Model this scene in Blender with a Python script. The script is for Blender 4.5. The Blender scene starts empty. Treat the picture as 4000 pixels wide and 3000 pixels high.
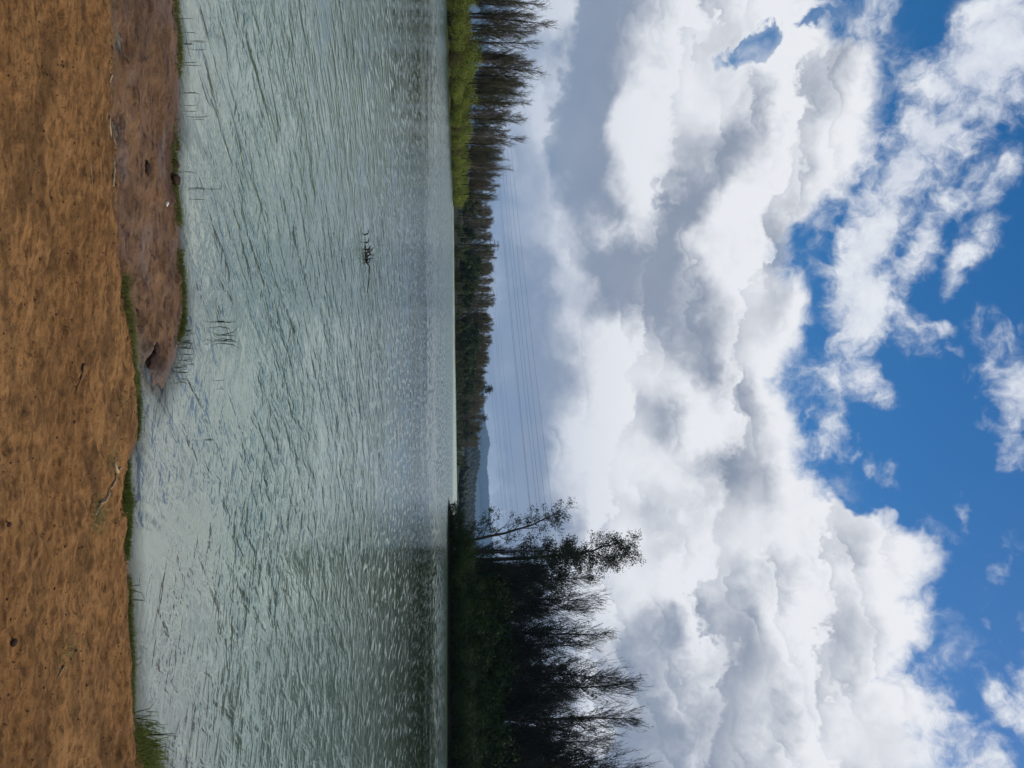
import bpy, bmesh, math, random
import numpy as np
from mathutils import Matrix, Vector

# ------------------------------------------------------------------ camera
scene = bpy.context.scene
COL = scene.collection
R = math.radians
CAM_H = 1.75
PITCH = R(3.84)
cam_data = bpy.data.cameras.new('camera')
cam_data.sensor_fit = 'HORIZONTAL'
cam_data.angle = R(67.0)
cam_data.clip_start = 0.05
cam_data.clip_end = 20000
cam = bpy.data.objects.new('camera', cam_data)
COL.objects.link(cam)
# the phone was held upright but the picture is stored sideways: world up is picture right
c_, s_ = math.cos(PITCH), math.sin(PITCH)
cam.matrix_world = Matrix(((0, -1, 0, 0), (-s_, 0, -c_, 0), (c_, 0, -s_, CAM_H), (0, 0, 0, 1)))
scene.camera = cam

SUN_AZ, SUN_EL = R(62), R(52)          # to the right of the view and a little ahead
scene.render.engine = 'CYCLES'
scene.cycles.use_denoising = True
scene.cycles.use_adaptive_sampling = True
scene.cycles.adaptive_threshold = 0.02
scene.cycles.max_bounces = 6
scene.cycles.diffuse_bounces = 2
scene.cycles.glossy_bounces = 3
scene.cycles.transparent_max_bounces = 8
scene.cycles.volume_bounces = 0
scene.view_settings.view_transform = 'Standard'
scene.view_settings.look = 'None'
scene.view_settings.exposure = 0.0
scene.view_settings.gamma = 1.0
scene.view_settings.use_curve_mapping = False


# ------------------------------------------------------------------ node helpers
class V:
    """A value in a node tree that understands arithmetic."""
    def __init__(self, nt, sock):
        self.nt, self.s = nt, sock

    def _m(self, op, *a, clamp=False):
        n = self.nt.nodes.new('ShaderNodeMath')
        n.operation = op
        n.use_clamp = clamp
        for i, x in enumerate((self,) + a):
            if isinstance(x, V):
                self.nt.links.new(x.s, n.inputs[i])
            else:
                n.inputs[i].default_value = x
        return V(self.nt, n.outputs[0])

    def __add__(self, o): return self._m('ADD', o)
    __radd__ = __add__
    def __mul__(self, o): return self._m('MULTIPLY', o)
    __rmul__ = __mul__
    def __sub__(self, o): return self._m('SUBTRACT', o)
    def __rsub__(self, o): return (self * -1.0) + o
    def __truediv__(self, o): return self._m('DIVIDE', o)
    def pow(self, o): return self._m('POWER', o)
    def exp(self): return self._m('EXPONENT')
    def max(self, o): return self._m('MAXIMUM', o)
    def min(self, o): return self._m('MINIMUM', o)
    def abs(self): return self._m('ABSOLUTE')
    def sin(self): return self._m('SINE')
    def clamp(self): return self._m('ADD', 0.0, clamp=True)

    def ss(self, a, b, lo=0.0, hi=1.0):
        n = self.nt.nodes.new('ShaderNodeMapRange')
        n.interpolation_type = 'SMOOTHSTEP'
        self.nt.links.new(self.s, n.inputs[0])
        for i, x in enumerate((a, b, lo, hi)):
            if isinstance(x, V):
                self.nt.links.new(x.s, n.inputs[i + 1])
            else:
                n.inputs[i + 1].default_value = x
        return V(self.nt, n.outputs[0])


class NT:
    """Thin wrapper for building node trees."""
    def __init__(self, tree):
        self.t = tree

    def node(self, kind, **props):
        n = self.t.nodes.new(kind)
        for k, v in props.items():
            setattr(n, k, v)
        return n

    def link(self, a, b):
        self.t.links.new(a.s if isinstance(a, V) else a, b)

    def noise(self, vec, scale, detail=4, rough=0.5, dist=0.0, color=False, lac=2.0, kind='FBM'):
        n = self.node('ShaderNodeTexNoise', noise_dimensions='3D', noise_type=kind)
        n.inputs['Scale'].default_value = scale
        n.inputs['Detail'].default_value = detail
        n.inputs['Roughness'].default_value = rough
        n.inputs['Distortion'].default_value = dist
        n.inputs['Lacunarity'].default_value = lac
        if vec is not None:
            self.t.links.new(vec, n.inputs['Vector'])
        return n.outputs['Color'] if color else V(self.t, n.outputs['Fac'])

    def voronoi(self, vec, scale, detail=0, rough=0.5, feature='SMOOTH_F1', smooth=0.6):
        n = self.node('ShaderNodeTexVoronoi', feature=feature, voronoi_dimensions='3D')
        n.inputs['Scale'].default_value = scale
        n.inputs['Detail'].default_value = detail
        n.inputs['Roughness'].default_value = rough
        if feature == 'SMOOTH_F1':
            n.inputs['Smoothness'].default_value = smooth
        self.t.links.new(vec, n.inputs['Vector'])
        return V(self.t, n.outputs['Distance'])

    def sep(self, vec):
        n = self.node('ShaderNodeSeparateXYZ')
        self.t.links.new(vec, n.inputs[0])
        return [V(self.t, o) for o in n.outputs]

    def comb(self, x, y, z):
        n = self.node('ShaderNodeCombineXYZ')
        for i, q in enumerate((x, y, z)):
            if isinstance(q, V):
                self.t.links.new(q.s, n.inputs[i])
            else:
                n.inputs[i].default_value = q
        return n.outputs[0]

    def vadd(self, a, b):
        n = self.node('ShaderNodeVectorMath', operation='ADD')
        self.t.links.new(a, n.inputs[0])
        if isinstance(b, tuple):
            n.inputs[1].default_value = b
        else:
            self.t.links.new(b, n.inputs[1])
        return n.outputs[0]

    def vmul(self, a, b):
        n = self.node('ShaderNodeVectorMath', operation='MULTIPLY')
        self.t.links.new(a, n.inputs[0])
        n.inputs[1].default_value = b
        return n.outputs[0]

    def mix(self, f, a, b, blend='MIX'):
        n = self.node('ShaderNodeMix', data_type='RGBA', blend_type=blend)
        n.clamp_factor = True
        for sock, x in ((n.inputs[0], f), (n.inputs[6], a), (n.inputs[7], b)):
            if isinstance(x, V):
                self.t.links.new(x.s, sock)
            elif isinstance(x, (tuple, float, int)):
                sock.default_value = x if not isinstance(x, tuple) else (*x[:3], 1.0)
            else:
                self.t.links.new(x, sock)
        return n.outputs[2]

    def curve(self, x, pts, lo, hi):
        """float curve y(x); pts in real units, lo/hi = (x range), y scaled 0..60"""
        n = self.node('ShaderNodeFloatCurve')
        xs = (x - lo) * (1.0 / (hi - lo))
        self.t.links.new(xs.s, n.inputs['Value'])
        cu = n.mapping.curves[0]
        P = [((a - lo) / (hi - lo), b / 60.0) for a, b in pts]
        while len(cu.points) < len(P):
            cu.points.new(0.5, 0.5)
        for q, (a, b) in zip(cu.points, P):
            q.location = (a, b)
            q.handle_type = 'AUTO_CLAMPED'
        n.mapping.use_clip = False
        n.mapping.update()
        return V(self.t, n.outputs[0]) * 60.0


# ------------------------------------------------------------------ world: blue sky with fair-weather cumulus
def build_world():
    w = bpy.data.worlds.new('World')
    scene.world = w
    w.use_nodes = True
    t = w.node_tree
    t.nodes.clear()
    N = NT(t)
    sky = N.node('ShaderNodeTexSky', sky_type='NISHITA')
    sky.sun_disc = False
    sky.sun_elevation = SUN_EL
    sky.sun_rotation = SUN_AZ
    sky.altitude = 400
    sky.air_density = 1.0
    sky.dust_density = 0.6
    sky.ozone_density = 2.0
    hs = N.node('ShaderNodeHueSaturation')
    hs.inputs['Saturation'].default_value = SKY_SAT
    hs.inputs['Value'].default_value = SKY_VAL
    t.links.new(sky.outputs[0], hs.inputs['Color'])
    blue = hs.outputs[0]

    tc = N.node('ShaderNodeTexCoord')
    d = tc.outputs['Generated']
    x, y, z = N.sep(d)
    DEG = 180 / math.pi
    az = V(t, t.nodes.new('ShaderNodeMath').outputs[0])
    n = az.s.node
    n.operation = 'ARCTAN2'
    t.links.new(x.s, n.inputs[0])
    t.links.new(y.s, n.inputs[1])
    az = az * DEG
    el = z._m('ARCSINE') * DEG

    # domain warps
    c1n = N.noise(d, 5.0, 1.5, 0.5, color=True)
    c2n = N.noise(d, 20.0, 3, 0.6, color=True)
    half = (-0.5, -0.5, -0.5)
    c1n, c2n = N.vadd(c1n, half), N.vadd(c2n, half)
    flat = N.comb(az, el, 0.0)
    P_hard = N.vadd(flat, N.vadd(N.vmul(c1n, (6.0, 4.0, 0)), N.vmul(c2n, (4.0, 3.4, 0))))
    P_soft = N.vadd(flat, N.vadd(N.vmul(c1n, (8.0, 5.0, 0)), N.vmul(c2n, (3.6, 3.0, 0))))
    aw, ew, _ = N.sep(P_hard)

    def blob(a0, e0, ra, re, rot=0.0, P=None):
        """soft ellipse centred on azimuth a0, elevation e0 (degrees); 1 at the centre, 0 at about twice the radius"""
        mp = N.node('ShaderNodeMapping', vector_type='TEXTURE')
        mp.inputs['Location'].default_value = (a0, e0, 0)
        mp.inputs['Rotation'].default_value = (0, 0, R(rot))
        mp.inputs['Scale'].default_value = (ra * 2.0, re * 2.0, 1)
        t.links.new(P_soft if P is None else P, mp.inputs['Vector'])
        g = N.node('ShaderNodeTexGradient', gradient_type='SPHERICAL')
        t.links.new(mp.outputs[0], g.inputs[0])
        return V(t, g.outputs['Fac'])

    def pile(items, op, P=None):
        acc = None
        for a0, e0, ra, re, rot, k in items:
            b = blob(a0, e0, ra, re, rot, P).ss(0.0, 1.0, 0.0, k)
            acc = b if acc is None else acc._m(op, b)
        return acc

    # billowing heads, and the same field a step towards the sun
    dq = N.vadd(d, N.vmul(c2n, (0.045, 0.045, 0.045)))
    def height(p):
        return 1.0 - N.noise(p, 8.5, 5, 0.5, kind='RIDGED_MULTIFRACTAL', lac=2.2) * 0.5
    h0 = height(dq)
    h1 = height(N.vadd(dq, (0.012, 0.0, 0.016)))
    fn = N.noise(N.vadd(d, N.vmul(c2n, (0.05, 0.05, 0.05))), 18.0, 7, 0.62)

    # outline of the main bank of cumulus: top elevation as a function of azimuth
    pts = [(-180, 24), (-140, 33), (-110, 20), (-80, 30), (-55, 24), (-40, 30), (-32, 25), (-27.1, 24.2), (-24.3, 26.4),
           (-19.7, 28.3), (-16.2, 27.2), (-13.6, 25.4), (-10.6, 23.0), (-8, 23.6), (-4.6, 24.4), (-1.7, 23.8), (0.7, 22.9),
           (3.2, 23.8), (6, 24.2), (9.3, 25.2), (10.7, 28.6), (12.3, 32.2), (14, 32.9), (17, 31.4), (19.5, 31), (21.2, 28.2),
           (23, 29.8), (27.3, 29.8), (36, 27), (55, 33), (85, 22), (115, 31), (150, 22), (180, 24)]
    edge = N.curve(aw, pts, -180.0, 180.0)
    hole = (blob(-24.3, 18.9, 1.5, 2.3, 35, P_hard).max(blob(-25.6, 22.6, 0.8, 2.4, 20, P_hard) * 0.5) + (fn - 0.5) * 1.9).ss(0.15, 0.95) * blob(-24.8, 20.4, 3.2, 5.2, 25, P_hard).ss(0.10, 0.6) * 8.0
    m = edge - 1.9 - ew + (h0 - 0.5) * 5.0 + (fn - 0.5) * 5.5 - hole
    dens_c = m.ss(-0.4, 2.3)
    fringe = (m + 1.4).ss(-1.6, 2.6) * fn.ss(0.40, 0.72) * 0.55

    # loose wispy clouds higher up
    wisps = [(-23.0, 33.2, 5.4, 2.7, -20, 1.1), (-17.2, 30.8, 5.0, 2.3, -32, 1.1), (-12.0, 28.4, 4.8, 2.3, -28, 1.05), (-7.0, 27.2, 4.6, 2.4, -5, 1.0),
             (-11.0, 31.8, 5.0, 1.4, -22, 0.75), (-8.6, 34.4, 4.2, 1.2, -25, 0.68), (-4.8, 29.9, 4.0, 1.4, 40, 0.68), (0.9, 27.0, 2.6, 2.0, 20, 0.92),
             (0.6, 37.3, 3.4, 2.2, 10, 0.95), (4.2, 36.6, 1.8, 1.1, 40, 0.7), (20.6, 36.6, 2.8, 1.8, 0, 0.92), (25.4, 30.8, 5.6, 2.2, 35, 0.8),
             (4.8, 25.6, 3.0, 1.8, 0, 0.72), (22.8, 33.6, 2.0, 1.2, 10, 0.58), (13.0, 36.0, 1.8, 1.0, 0, 0.45), (-27.5, 28.0, 4.0, 1.0, -30, 0.55), (-2.6, 33.2, 2.4, 0.8, 35, 0.5), (8.4, 29.4, 1.8, 0.7, 20, 0.5), (6.2, 28.0, 1.6, 0.6, -20, .5), (-15.5, 35.4, 3.0, 0.9, -20, 0.5), (17.0, 34.2, 1.6, 0.7, 40, 0.48), (24.5, 36.2, 2.4, 0.9, 0, 0.5), (9.5, 33.8, 1.4, .5, 10, .42)]
    wf = pile(wisps, 'MAXIMUM')
    # the rest of the dome, beyond the frame, carries the same kind of loose cloud
    outside = (az.abs().ss(29.0, 38.0)).max(el.ss(38.0, 44.0))
    far_n = N.noise(N.vmul(d, (1, 1, 1.6)), 3.2, 2, 0.5)
    wf = wf.max(far_n.ss(0.48, 0.66) * outside * 0.95)
    dens_w = (wf + (fn - 0.5) * 2.3).ss(0.22, 1.0) * wf.ss(0.04, 0.35)

    # light and shade in the clouds
    relief = h0 - h1
    dark = [(-27, 9.4, 7, 1.7, 0, 0.70), (-20, 9.6, 5, 1.5, -3, 0.60), (-13.5, 9.8, 4.5, 1.6, 0, 0.62), (-9.0, 10.0, 3.0, 1.2, 0, 0.35), (-15.5, 16.8, 3.8, 1.4, -30, 0.60), (-11.0, 14.4, 3.2, 1.5, -34, 0.68),
            (-6.8, 12.2, 2.4, 2.6, 0, 0.70), (-24.5, 13.2, 3.0, 1.2, 10, .28), (-19.5, 19.8, 3.6, 1.3, -25, .42), (6.9, 18.8, 1.7, 2.8, -40, 0.75), (-4.9, 16.3, 3.4, 2.0, 30, 0.62), (-0.5, 18.2, 2.6, 1.2, 30, .5),
            (19.5, 14.2, 3.4, 4.2, 10, 0.60), (25.5, 13.5, 4.0, 5.0, 0, 0.58), (17, 19, 2.6, 1.5, 0, 0.40), (16.6, 22.8, 1.8, 2.0, 0, .25), (10.5, 15.0, 2.2, 1.3, 20, 0.4), (24, 21, 3.0, 1.6, 0, .38), (1.5, 9.4, 2.6, 1.3, 20, .3), (13, 9.0, 2.6, 1.2, 10, .28),
            (2.6, 14.2, 2.0, 1.2, 30, .3), (-21.5, 24.0, 2.6, 1.2, 0, .3), (-13, 22.0, 2.6, 1.0, -20, .25), (2.5, 20.6, 1.6, .8, 0, .3), (14.0, 27.5, 2.0, 1.2, 20, .22), (19, 26.0, 1.8, 1.6, 0, .22),
            (-4, 5.0, 8, 2.8, 0, .30), (7.5, 5.4, 7, 2.6, 0, .50), (-12, 4.5, 5, 2.4, 0, .2), (15, 5.0, 6, 3, 0, .3),
            (-32, 12, 6, 4, 0, .5), (33, 12, 5, 5, 0, .5)]
    sh = pile(dark, 'ADD')
    sh = sh + far_n.ss(0.45, 0.68) * outside * 0.5
    soft = N.noise(N.vmul(dq, (1, 1, 1.4)), 10.0, 4, 0.5) - 0.5
    lowz = 1.0 - (el + soft * 9.0).ss(5.0, 10.5)
    lit = 0.76 + relief * LIT_REL - sh * (1.0 + soft * 1.6) + soft * 0.55 + (h0 - 0.5) * 0.25 - lowz * 0.48
    # tiers of heads: bright crowns that end in a crisp rim against the greyer cloud behind
    q = ew * 0.135 + h0 * 0.85 + fn * 0.9 + az * 0.018
    saw = q - q._m('FLOOR')
    saw = saw * (1.0 - saw.ss(0.90, 1.0)) - 0.45
    lit = lit + saw * (fn * 1.0 - 0.1 + soft * 0.9).clamp() * 1.25 * (1.0 - lowz * 0.6) + (fn - 0.5) * 0.45
    q2 = ew * 0.38 + h0 * 1.7 + fn * 1.5 - az * 0.05
    saw2 = q2 - q2._m('FLOOR')
    saw2 = saw2 * (1.0 - saw2.ss(0.88, 1.0)) - 0.44
    lit = lit + saw2 * (h0 * 1.2 - 0.25).clamp() * (0.06 + 0.42 * soft.ss(-0.12, 0.18)) * (1.0 - lowz * 0.5)
    heads = [(-16.8, 12.6, 3.4, 1.5, 0, 0.30), (-22.8, 15.4, 3.2, 1.4, 10, 0.28), (-10.8, 10.0, 1.4, 1.0, 20, .45), (-13.9, 18.6, 2.6, 1.2, -20, .25), (-27, 6.2, 2.4, 1.8, 0, 0.9), (8.5, 3.2, 3.6, 1.2, 0, 0.40), (-9.0, 7.6, 3.0, 1.0, 10, 0.42), (7, 11.0, 9, 3.0, 8, 0.25), (-20, 5.4, 7, 2.4, 0, 0.20), (16, 8.5, 5, 2.4, 0, .3)]
    lit = lit + pile(heads, 'ADD')
    lit = lit + (1.0 - m.ss(0.0, 4.0)) * 0.12
    lit = lit.ss(0.0, 1.08)
    low = 1.0 - el.ss(3.0, 13.0)
    grey = N.mix(low, (0.225, 0.265, 0.35), (0.205, 0.285, 0.43))
    white = N.mix(low, (0.88, 0.89, 0.92), (0.70, 0.74, 0.82))
    ccol = N.mix(lit, N.mix((fn * 0.7 + soft + 0.15).clamp(), grey, (0.33, 0.375, 0.46)), white)
    wcol = N.mix((fn * 1.8 - 0.45 + dens_w * 0.25).clamp(), (0.38, 0.45, 0.62), (0.82, 0.85, 0.90))

    # sky colours are kept at the sky texture's own scale; the background strength brings both down
    K = 1.0 / SKY_STR
    def scaled(c):
        return N.mix(1.0, c, (K, K, K), 'MULTIPLY')
    # haze veil close to the skyline
    base = N.mix(1.0 - el.ss(-2.0, 20.0), blue, scaled(N.mix(0.0, (0.34, 0.45, 0.60), (0, 0, 0))))
    c1 = N.mix(dens_w, base, scaled(wcol))
    c2 = N.mix(fringe.max(dens_c), c1, scaled(ccol))
    bg = N.node('ShaderNodeBackground')
    bg.inputs['Strength'].default_value = SKY_STR
    t.links.new(c2, bg.inputs['Color'])
    out = N.node('ShaderNodeOutputWorld')
    t.links.new(bg.outputs[0], out.inputs['Surface'])
    w.cycles.sampling_method = 'MANUAL'
    w.cycles.sample_map_resolution = 512


SKY_STR, SKY_SAT, SKY_VAL = 0.1, 1.44, 0.97
LIT_REL = 3.6
build_world()

sun_data = bpy.data.lights.new('sun', 'SUN')
sun_data.energy = 3.2
sun_data.angle = R(1.5)
sun_data.color = (1.0, 0.95, 0.87)
sun = bpy.data.objects.new('sun', sun_data)
COL.objects.link(sun)
sd = Vector((math.sin(SUN_AZ) * math.cos(SUN_EL), math.cos(SUN_AZ) * math.cos(SUN_EL), math.sin(SUN_EL)))
sun.rotation_euler = sd.to_track_quat('Z', 'Y').to_euler()


# ------------------------------------------------------------------ object helpers
def tag(o, label=None, cat=None, group=None, kind=None):
    if label: o['label'] = label
    if cat: o['category'] = cat
    if group: o['group'] = group
    if kind: o['kind'] = kind
    return o


def link(o, parent=None):
    COL.objects.link(o)
    if parent is not None:
        o.parent = parent
    return o


def empty(name, loc=(0, 0, 0), rz=0.0, sc=1.0):
    o = bpy.data.objects.new(name, None)
    o.empty_display_size = 0.2
    o.location = loc
    o.rotation_euler = (0, 0, rz)
    o.scale = sc if isinstance(sc, tuple) else (sc, sc, sc)
    return link(o)


class Geo:
    """Collects tubes, blades and quads as numpy blocks; becomes one mesh."""
    def __init__(self):
        self.v, self.q, self.t, self.n = [], [], [], 0

    def add(self, v, quads=None, tris=None):
        v = np.asarray(v, float).reshape(-1, 3)
        if quads is not None and len(quads):
            self.q.append(np.asarray(quads, int).reshape(-1, 4) + self.n)
        if tris is not None and len(tris):
            self.t.append(np.asarray(tris, int).reshape(-1, 3) + self.n)
        self.v.append(v)
        self.n += len(v)

    def tube(self, pts, rad, k=5, cap=True):
        P = np.asarray(pts, float)
        n = len(P)
        T = np.gradient(P, axis=0)
        T /= np.linalg.norm(T, axis=1)[:, None] + 1e-9
        ref = np.array([0.31, 0.17, 0.93]) if abs(T[0][2]) < 0.8 else np.array([0.93, 0.31, 0.1])
        A = np.cross(T, ref); A /= np.linalg.norm(A, axis=1)[:, None] + 1e-9
        B = np.cross(T, A)
        an = np.linspace(0, 2 * math.pi, k, endpoint=False)
        r = np.asarray(rad, float)[:, None, None]
        V_ = P[:, None, :] + r * (np.cos(an)[None, :, None] * A[:, None, :] + np.sin(an)[None, :, None] * B[:, None, :])
        q = [(i * k + j, i * k + (j + 1) % k, (i + 1) * k + (j + 1) % k, (i + 1) * k + j) for i in range(n - 1) for j in range(k)]
        tr = []
        if cap:
            tr = [(0, j + 1, j) for j in range(1, k - 1)] + [((n - 1) * k, (n - 1) * k + j, (n - 1) * k + j + 1) for j in range(1, k - 1)]
        self.add(V_, q, tr)

    def slivers(self, base, dirv, length, width, rng):
        """thin pointed twigs: one triangle each"""
        base = np.asarray(base); n = len(base)
        if n == 0: return
        side = np.cross(dirv, rng.normal(size=(n, 3)))
        side /= np.linalg.norm(side, axis=1)[:, None] + 1e-9
        L = np.broadcast_to(length, n)[:, None]; W = np.broadcast_to(width, n)[:, None] * 0.5
        v = np.stack([base - side * W, base + side * W, base + dirv * L], 1)
        self.add(v, None, np.arange(n * 3).reshape(-1, 3))

    def leaves(self, c, nrm, length, width, rng, droop=0.0):
        """leaf-shaped quads (kite) centred on c"""
        c = np.asarray(c); n = len(c)
        if n == 0: return
        a = np.cross(nrm, rng.normal(size=(n, 3)))
        a[:, 2] -= droop
        a /= np.linalg.norm(a, axis=1)[:, None] + 1e-9
        b = np.cross(nrm, a); b /= np.linalg.norm(b, axis=1)[:, None] + 1e-9
        L = np.broadcast_to(length, n)[:, None] * 0.5; W = np.broadcast_to(width, n)[:, None] * 0.5
        v = np.stack([c - a * L, c - b * W + a * L * 0.1, c + a * L, c + b * W + a * L * 0.1], 1)
        self.add(v, np.arange(n * 4).reshape(-1, 4))

    def mesh(self, name, mat, smooth=False):
        me = bpy.data.meshes.new(name)
        v = np.concatenate(self.v) if self.v else np.zeros((0, 3))
        q = np.concatenate(self.q) if self.q else np.zeros((0, 4), int)
        t = np.concatenate(self.t) if self.t else np.zeros((0, 3), int)
        me.vertices.add(len(v)); me.vertices.foreach_set('co', v.ravel())
        loops = np.concatenate([q.ravel(), t.ravel()])
        me.loops.add(len(loops)); me.loops.foreach_set('vertex_index', loops)
        me.polygons.add(len(q) + len(t))
        starts = np.concatenate([np.arange(len(q)) * 4, len(q) * 4 + np.arange(len(t)) * 3])
        me.polygons.foreach_set('loop_start', starts)
        me.polygons.foreach_set('loop_total', np.concatenate([np.full(len(q), 4), np.full(len(t), 3)]))
        if smooth: me.polygons.foreach_set('use_smooth', np.ones(len(q) + len(t), bool))
        me.update(calc_edges=True); me.validate()
        if mat: me.materials.append(mat)
        return me

    def obj(self, name, mat, parent=None, smooth=False):
        return link(bpy.data.objects.new(name, self.mesh(name, mat, smooth)), parent)


def grid_mesh(name, X, Y, Z, mat, smooth=True):
    """height field over arrays X, Y, Z of equal 2D shape"""
    r, c = X.shape
    g = Geo()
    i = np.arange(r * c).reshape(r, c)
    q = np.stack([i[:-1, :-1], i[:-1, 1:], i[1:, 1:], i[1:, :-1]], -1).reshape(-1, 4)
    g.add(np.stack([X, Y, Z], -1), q)
    return g.mesh(name, mat, smooth)


def sdf(poly, X, Y):
    """signed distance to a polygon, positive inside"""
    P = np.asarray(poly, float)
    Q = np.roll(P, -1, 0)
    best = np.full(X.shape, 1e18)
    ins = np.zeros(X.shape, bool)
    for (ax, ay), (bx, by) in zip(P, Q):
        dx, dy = bx - ax, by - ay
        t = np.clip(((X - ax) * dx + (Y - ay) * dy) / (dx * dx + dy * dy + 1e-12), 0, 1)
        best = np.minimum(best, (X - ax - t * dx) ** 2 + (Y - ay - t * dy) ** 2)
        cond = (ay > Y) != (by > Y)
        with np.errstate(divide='ignore', invalid='ignore'):
            xi = ax + (Y - ay) * dx / (by - ay if by != ay else 1e-12)
        ins ^= cond & (X < xi)
    d = np.sqrt(best)
    return np.where(ins, d, -d)


def vnoise(X, Y, seed=0):
    """smooth value noise in numpy, period none, 0..1"""
    xi, yi = np.floor(X).astype(np.int64), np.floor(Y).astype(np.int64)
    fx, fy = X - xi, Y - yi
    fx, fy = fx * fx * (3 - 2 * fx), fy * fy * (3 - 2 * fy)
    def h(a, b):
        n = (a * 374761393 + b * 668265263 + seed * 974634321) & 0xFFFFFFFF
        n = ((n ^ (n >> 13)) * 1274126177) & 0xFFFFFFFF
        return ((n ^ (n >> 16)) & 0xFFFF) / 65535.0
    return (h(xi, yi) * (1 - fx) + h(xi + 1, yi) * fx) * (1 - fy) + (h(xi, yi + 1) * (1 - fx) + h(xi + 1, yi + 1) * fx) * fy


def fbm(X, Y, s, o=4, seed=0, rough=0.5):
    a, t, n = 1.0, 0.0, 0.0
    for k in range(o):
        n = n + a * vnoise(X * s + 17.3 * k, Y * s - 9.1 * k, seed + k)
        t += a; a *= rough; s *= 2.03
    return n / t


def sstep(x, a, b):
    t = np.clip((x - a) / (b - a), 0, 1)
    return t * t * (3 - 2 * t)


# ------------------------------------------------------------------ materials
def new_mat(name):
    m = bpy.data.materials.new(name)
    m.use_nodes = True
    t = m.node_tree
    b = t.nodes['Principled BSDF']
    return m, NT(t), b


def leaf_mat(name, c1, c2, rough=0.6, trans=0.25, var=0.35):
    m, N, b = new_mat(name)
    geo = N.node('ShaderNodeNewGeometry')
    oi = N.node('ShaderNodeObjectInfo')
    rnd = V(N.t, geo.outputs['Random Per Island'])
    pos = geo.outputs['Position']
    clump = N.noise(pos, 0.55, 2, 0.5)
    f = (rnd * 0.25 + clump.ss(0.36, 0.64) * 0.55 + V(N.t, oi.outputs['Random']) * 0.25 - 0.03).clamp()
    col = N.mix(f, c1, c2)
    N.link(col, b.inputs['Base Color'])
    b.inputs['Roughness'].default_value = rough
    b.inputs['Specular IOR Level'].default_value = 0.06
    if trans:
        tr = N.node('ShaderNodeBsdfTranslucent')
        N.link(col, tr.inputs['Color'])
        mx = N.node('ShaderNodeMixShader'); mx.inputs[0].default_value = trans
        N.link(b.outputs[0], mx.inputs[1]); N.link(tr.outputs[0], mx.inputs[2])
        N.link(mx.outputs[0], N.t.nodes['Material Output'].inputs['Surface'])
    return m


def bark_mat(name, c1, c2, scale=3.0):
    m, N, b = new_mat(name)
    geo = N.node('ShaderNodeNewGeometry')
    p = N.vmul(geo.outputs['Position'], (1, 1, 0.25))
    f = N.noise(p, scale, 5, 0.6).ss(0.3, 0.7)
    N.link(N.mix(f, c1, c2), b.inputs['Base Color'])
    b.inputs['Roughness'].default_value = 0.9
    b.inputs['Specular IOR Level'].default_value = 0.15
    return m


def plain_mat(name, c1, c2, rough=0.8, scale=40.0, bump=0.0):
    m, N, b = new_mat(name)
    tc = N.node('ShaderNodeTexCoord')
    n = N.noise(tc.outputs['Object'], scale, 4, 0.6)
    N.link(N.mix(n.ss(0.3, 0.7), c1, c2), b.inputs['Base Color'])
    b.inputs['Roughness'].default_value = rough
    b.inputs['Specular IOR Level'].default_value = 0.2
    if bump:
        bp = N.node('ShaderNodeBump'); bp.inputs['Distance'].default_value = bump
        N.link(n, bp.inputs['Height']); N.link(bp.outputs[0], b.inputs['Normal'])
    return m


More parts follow.
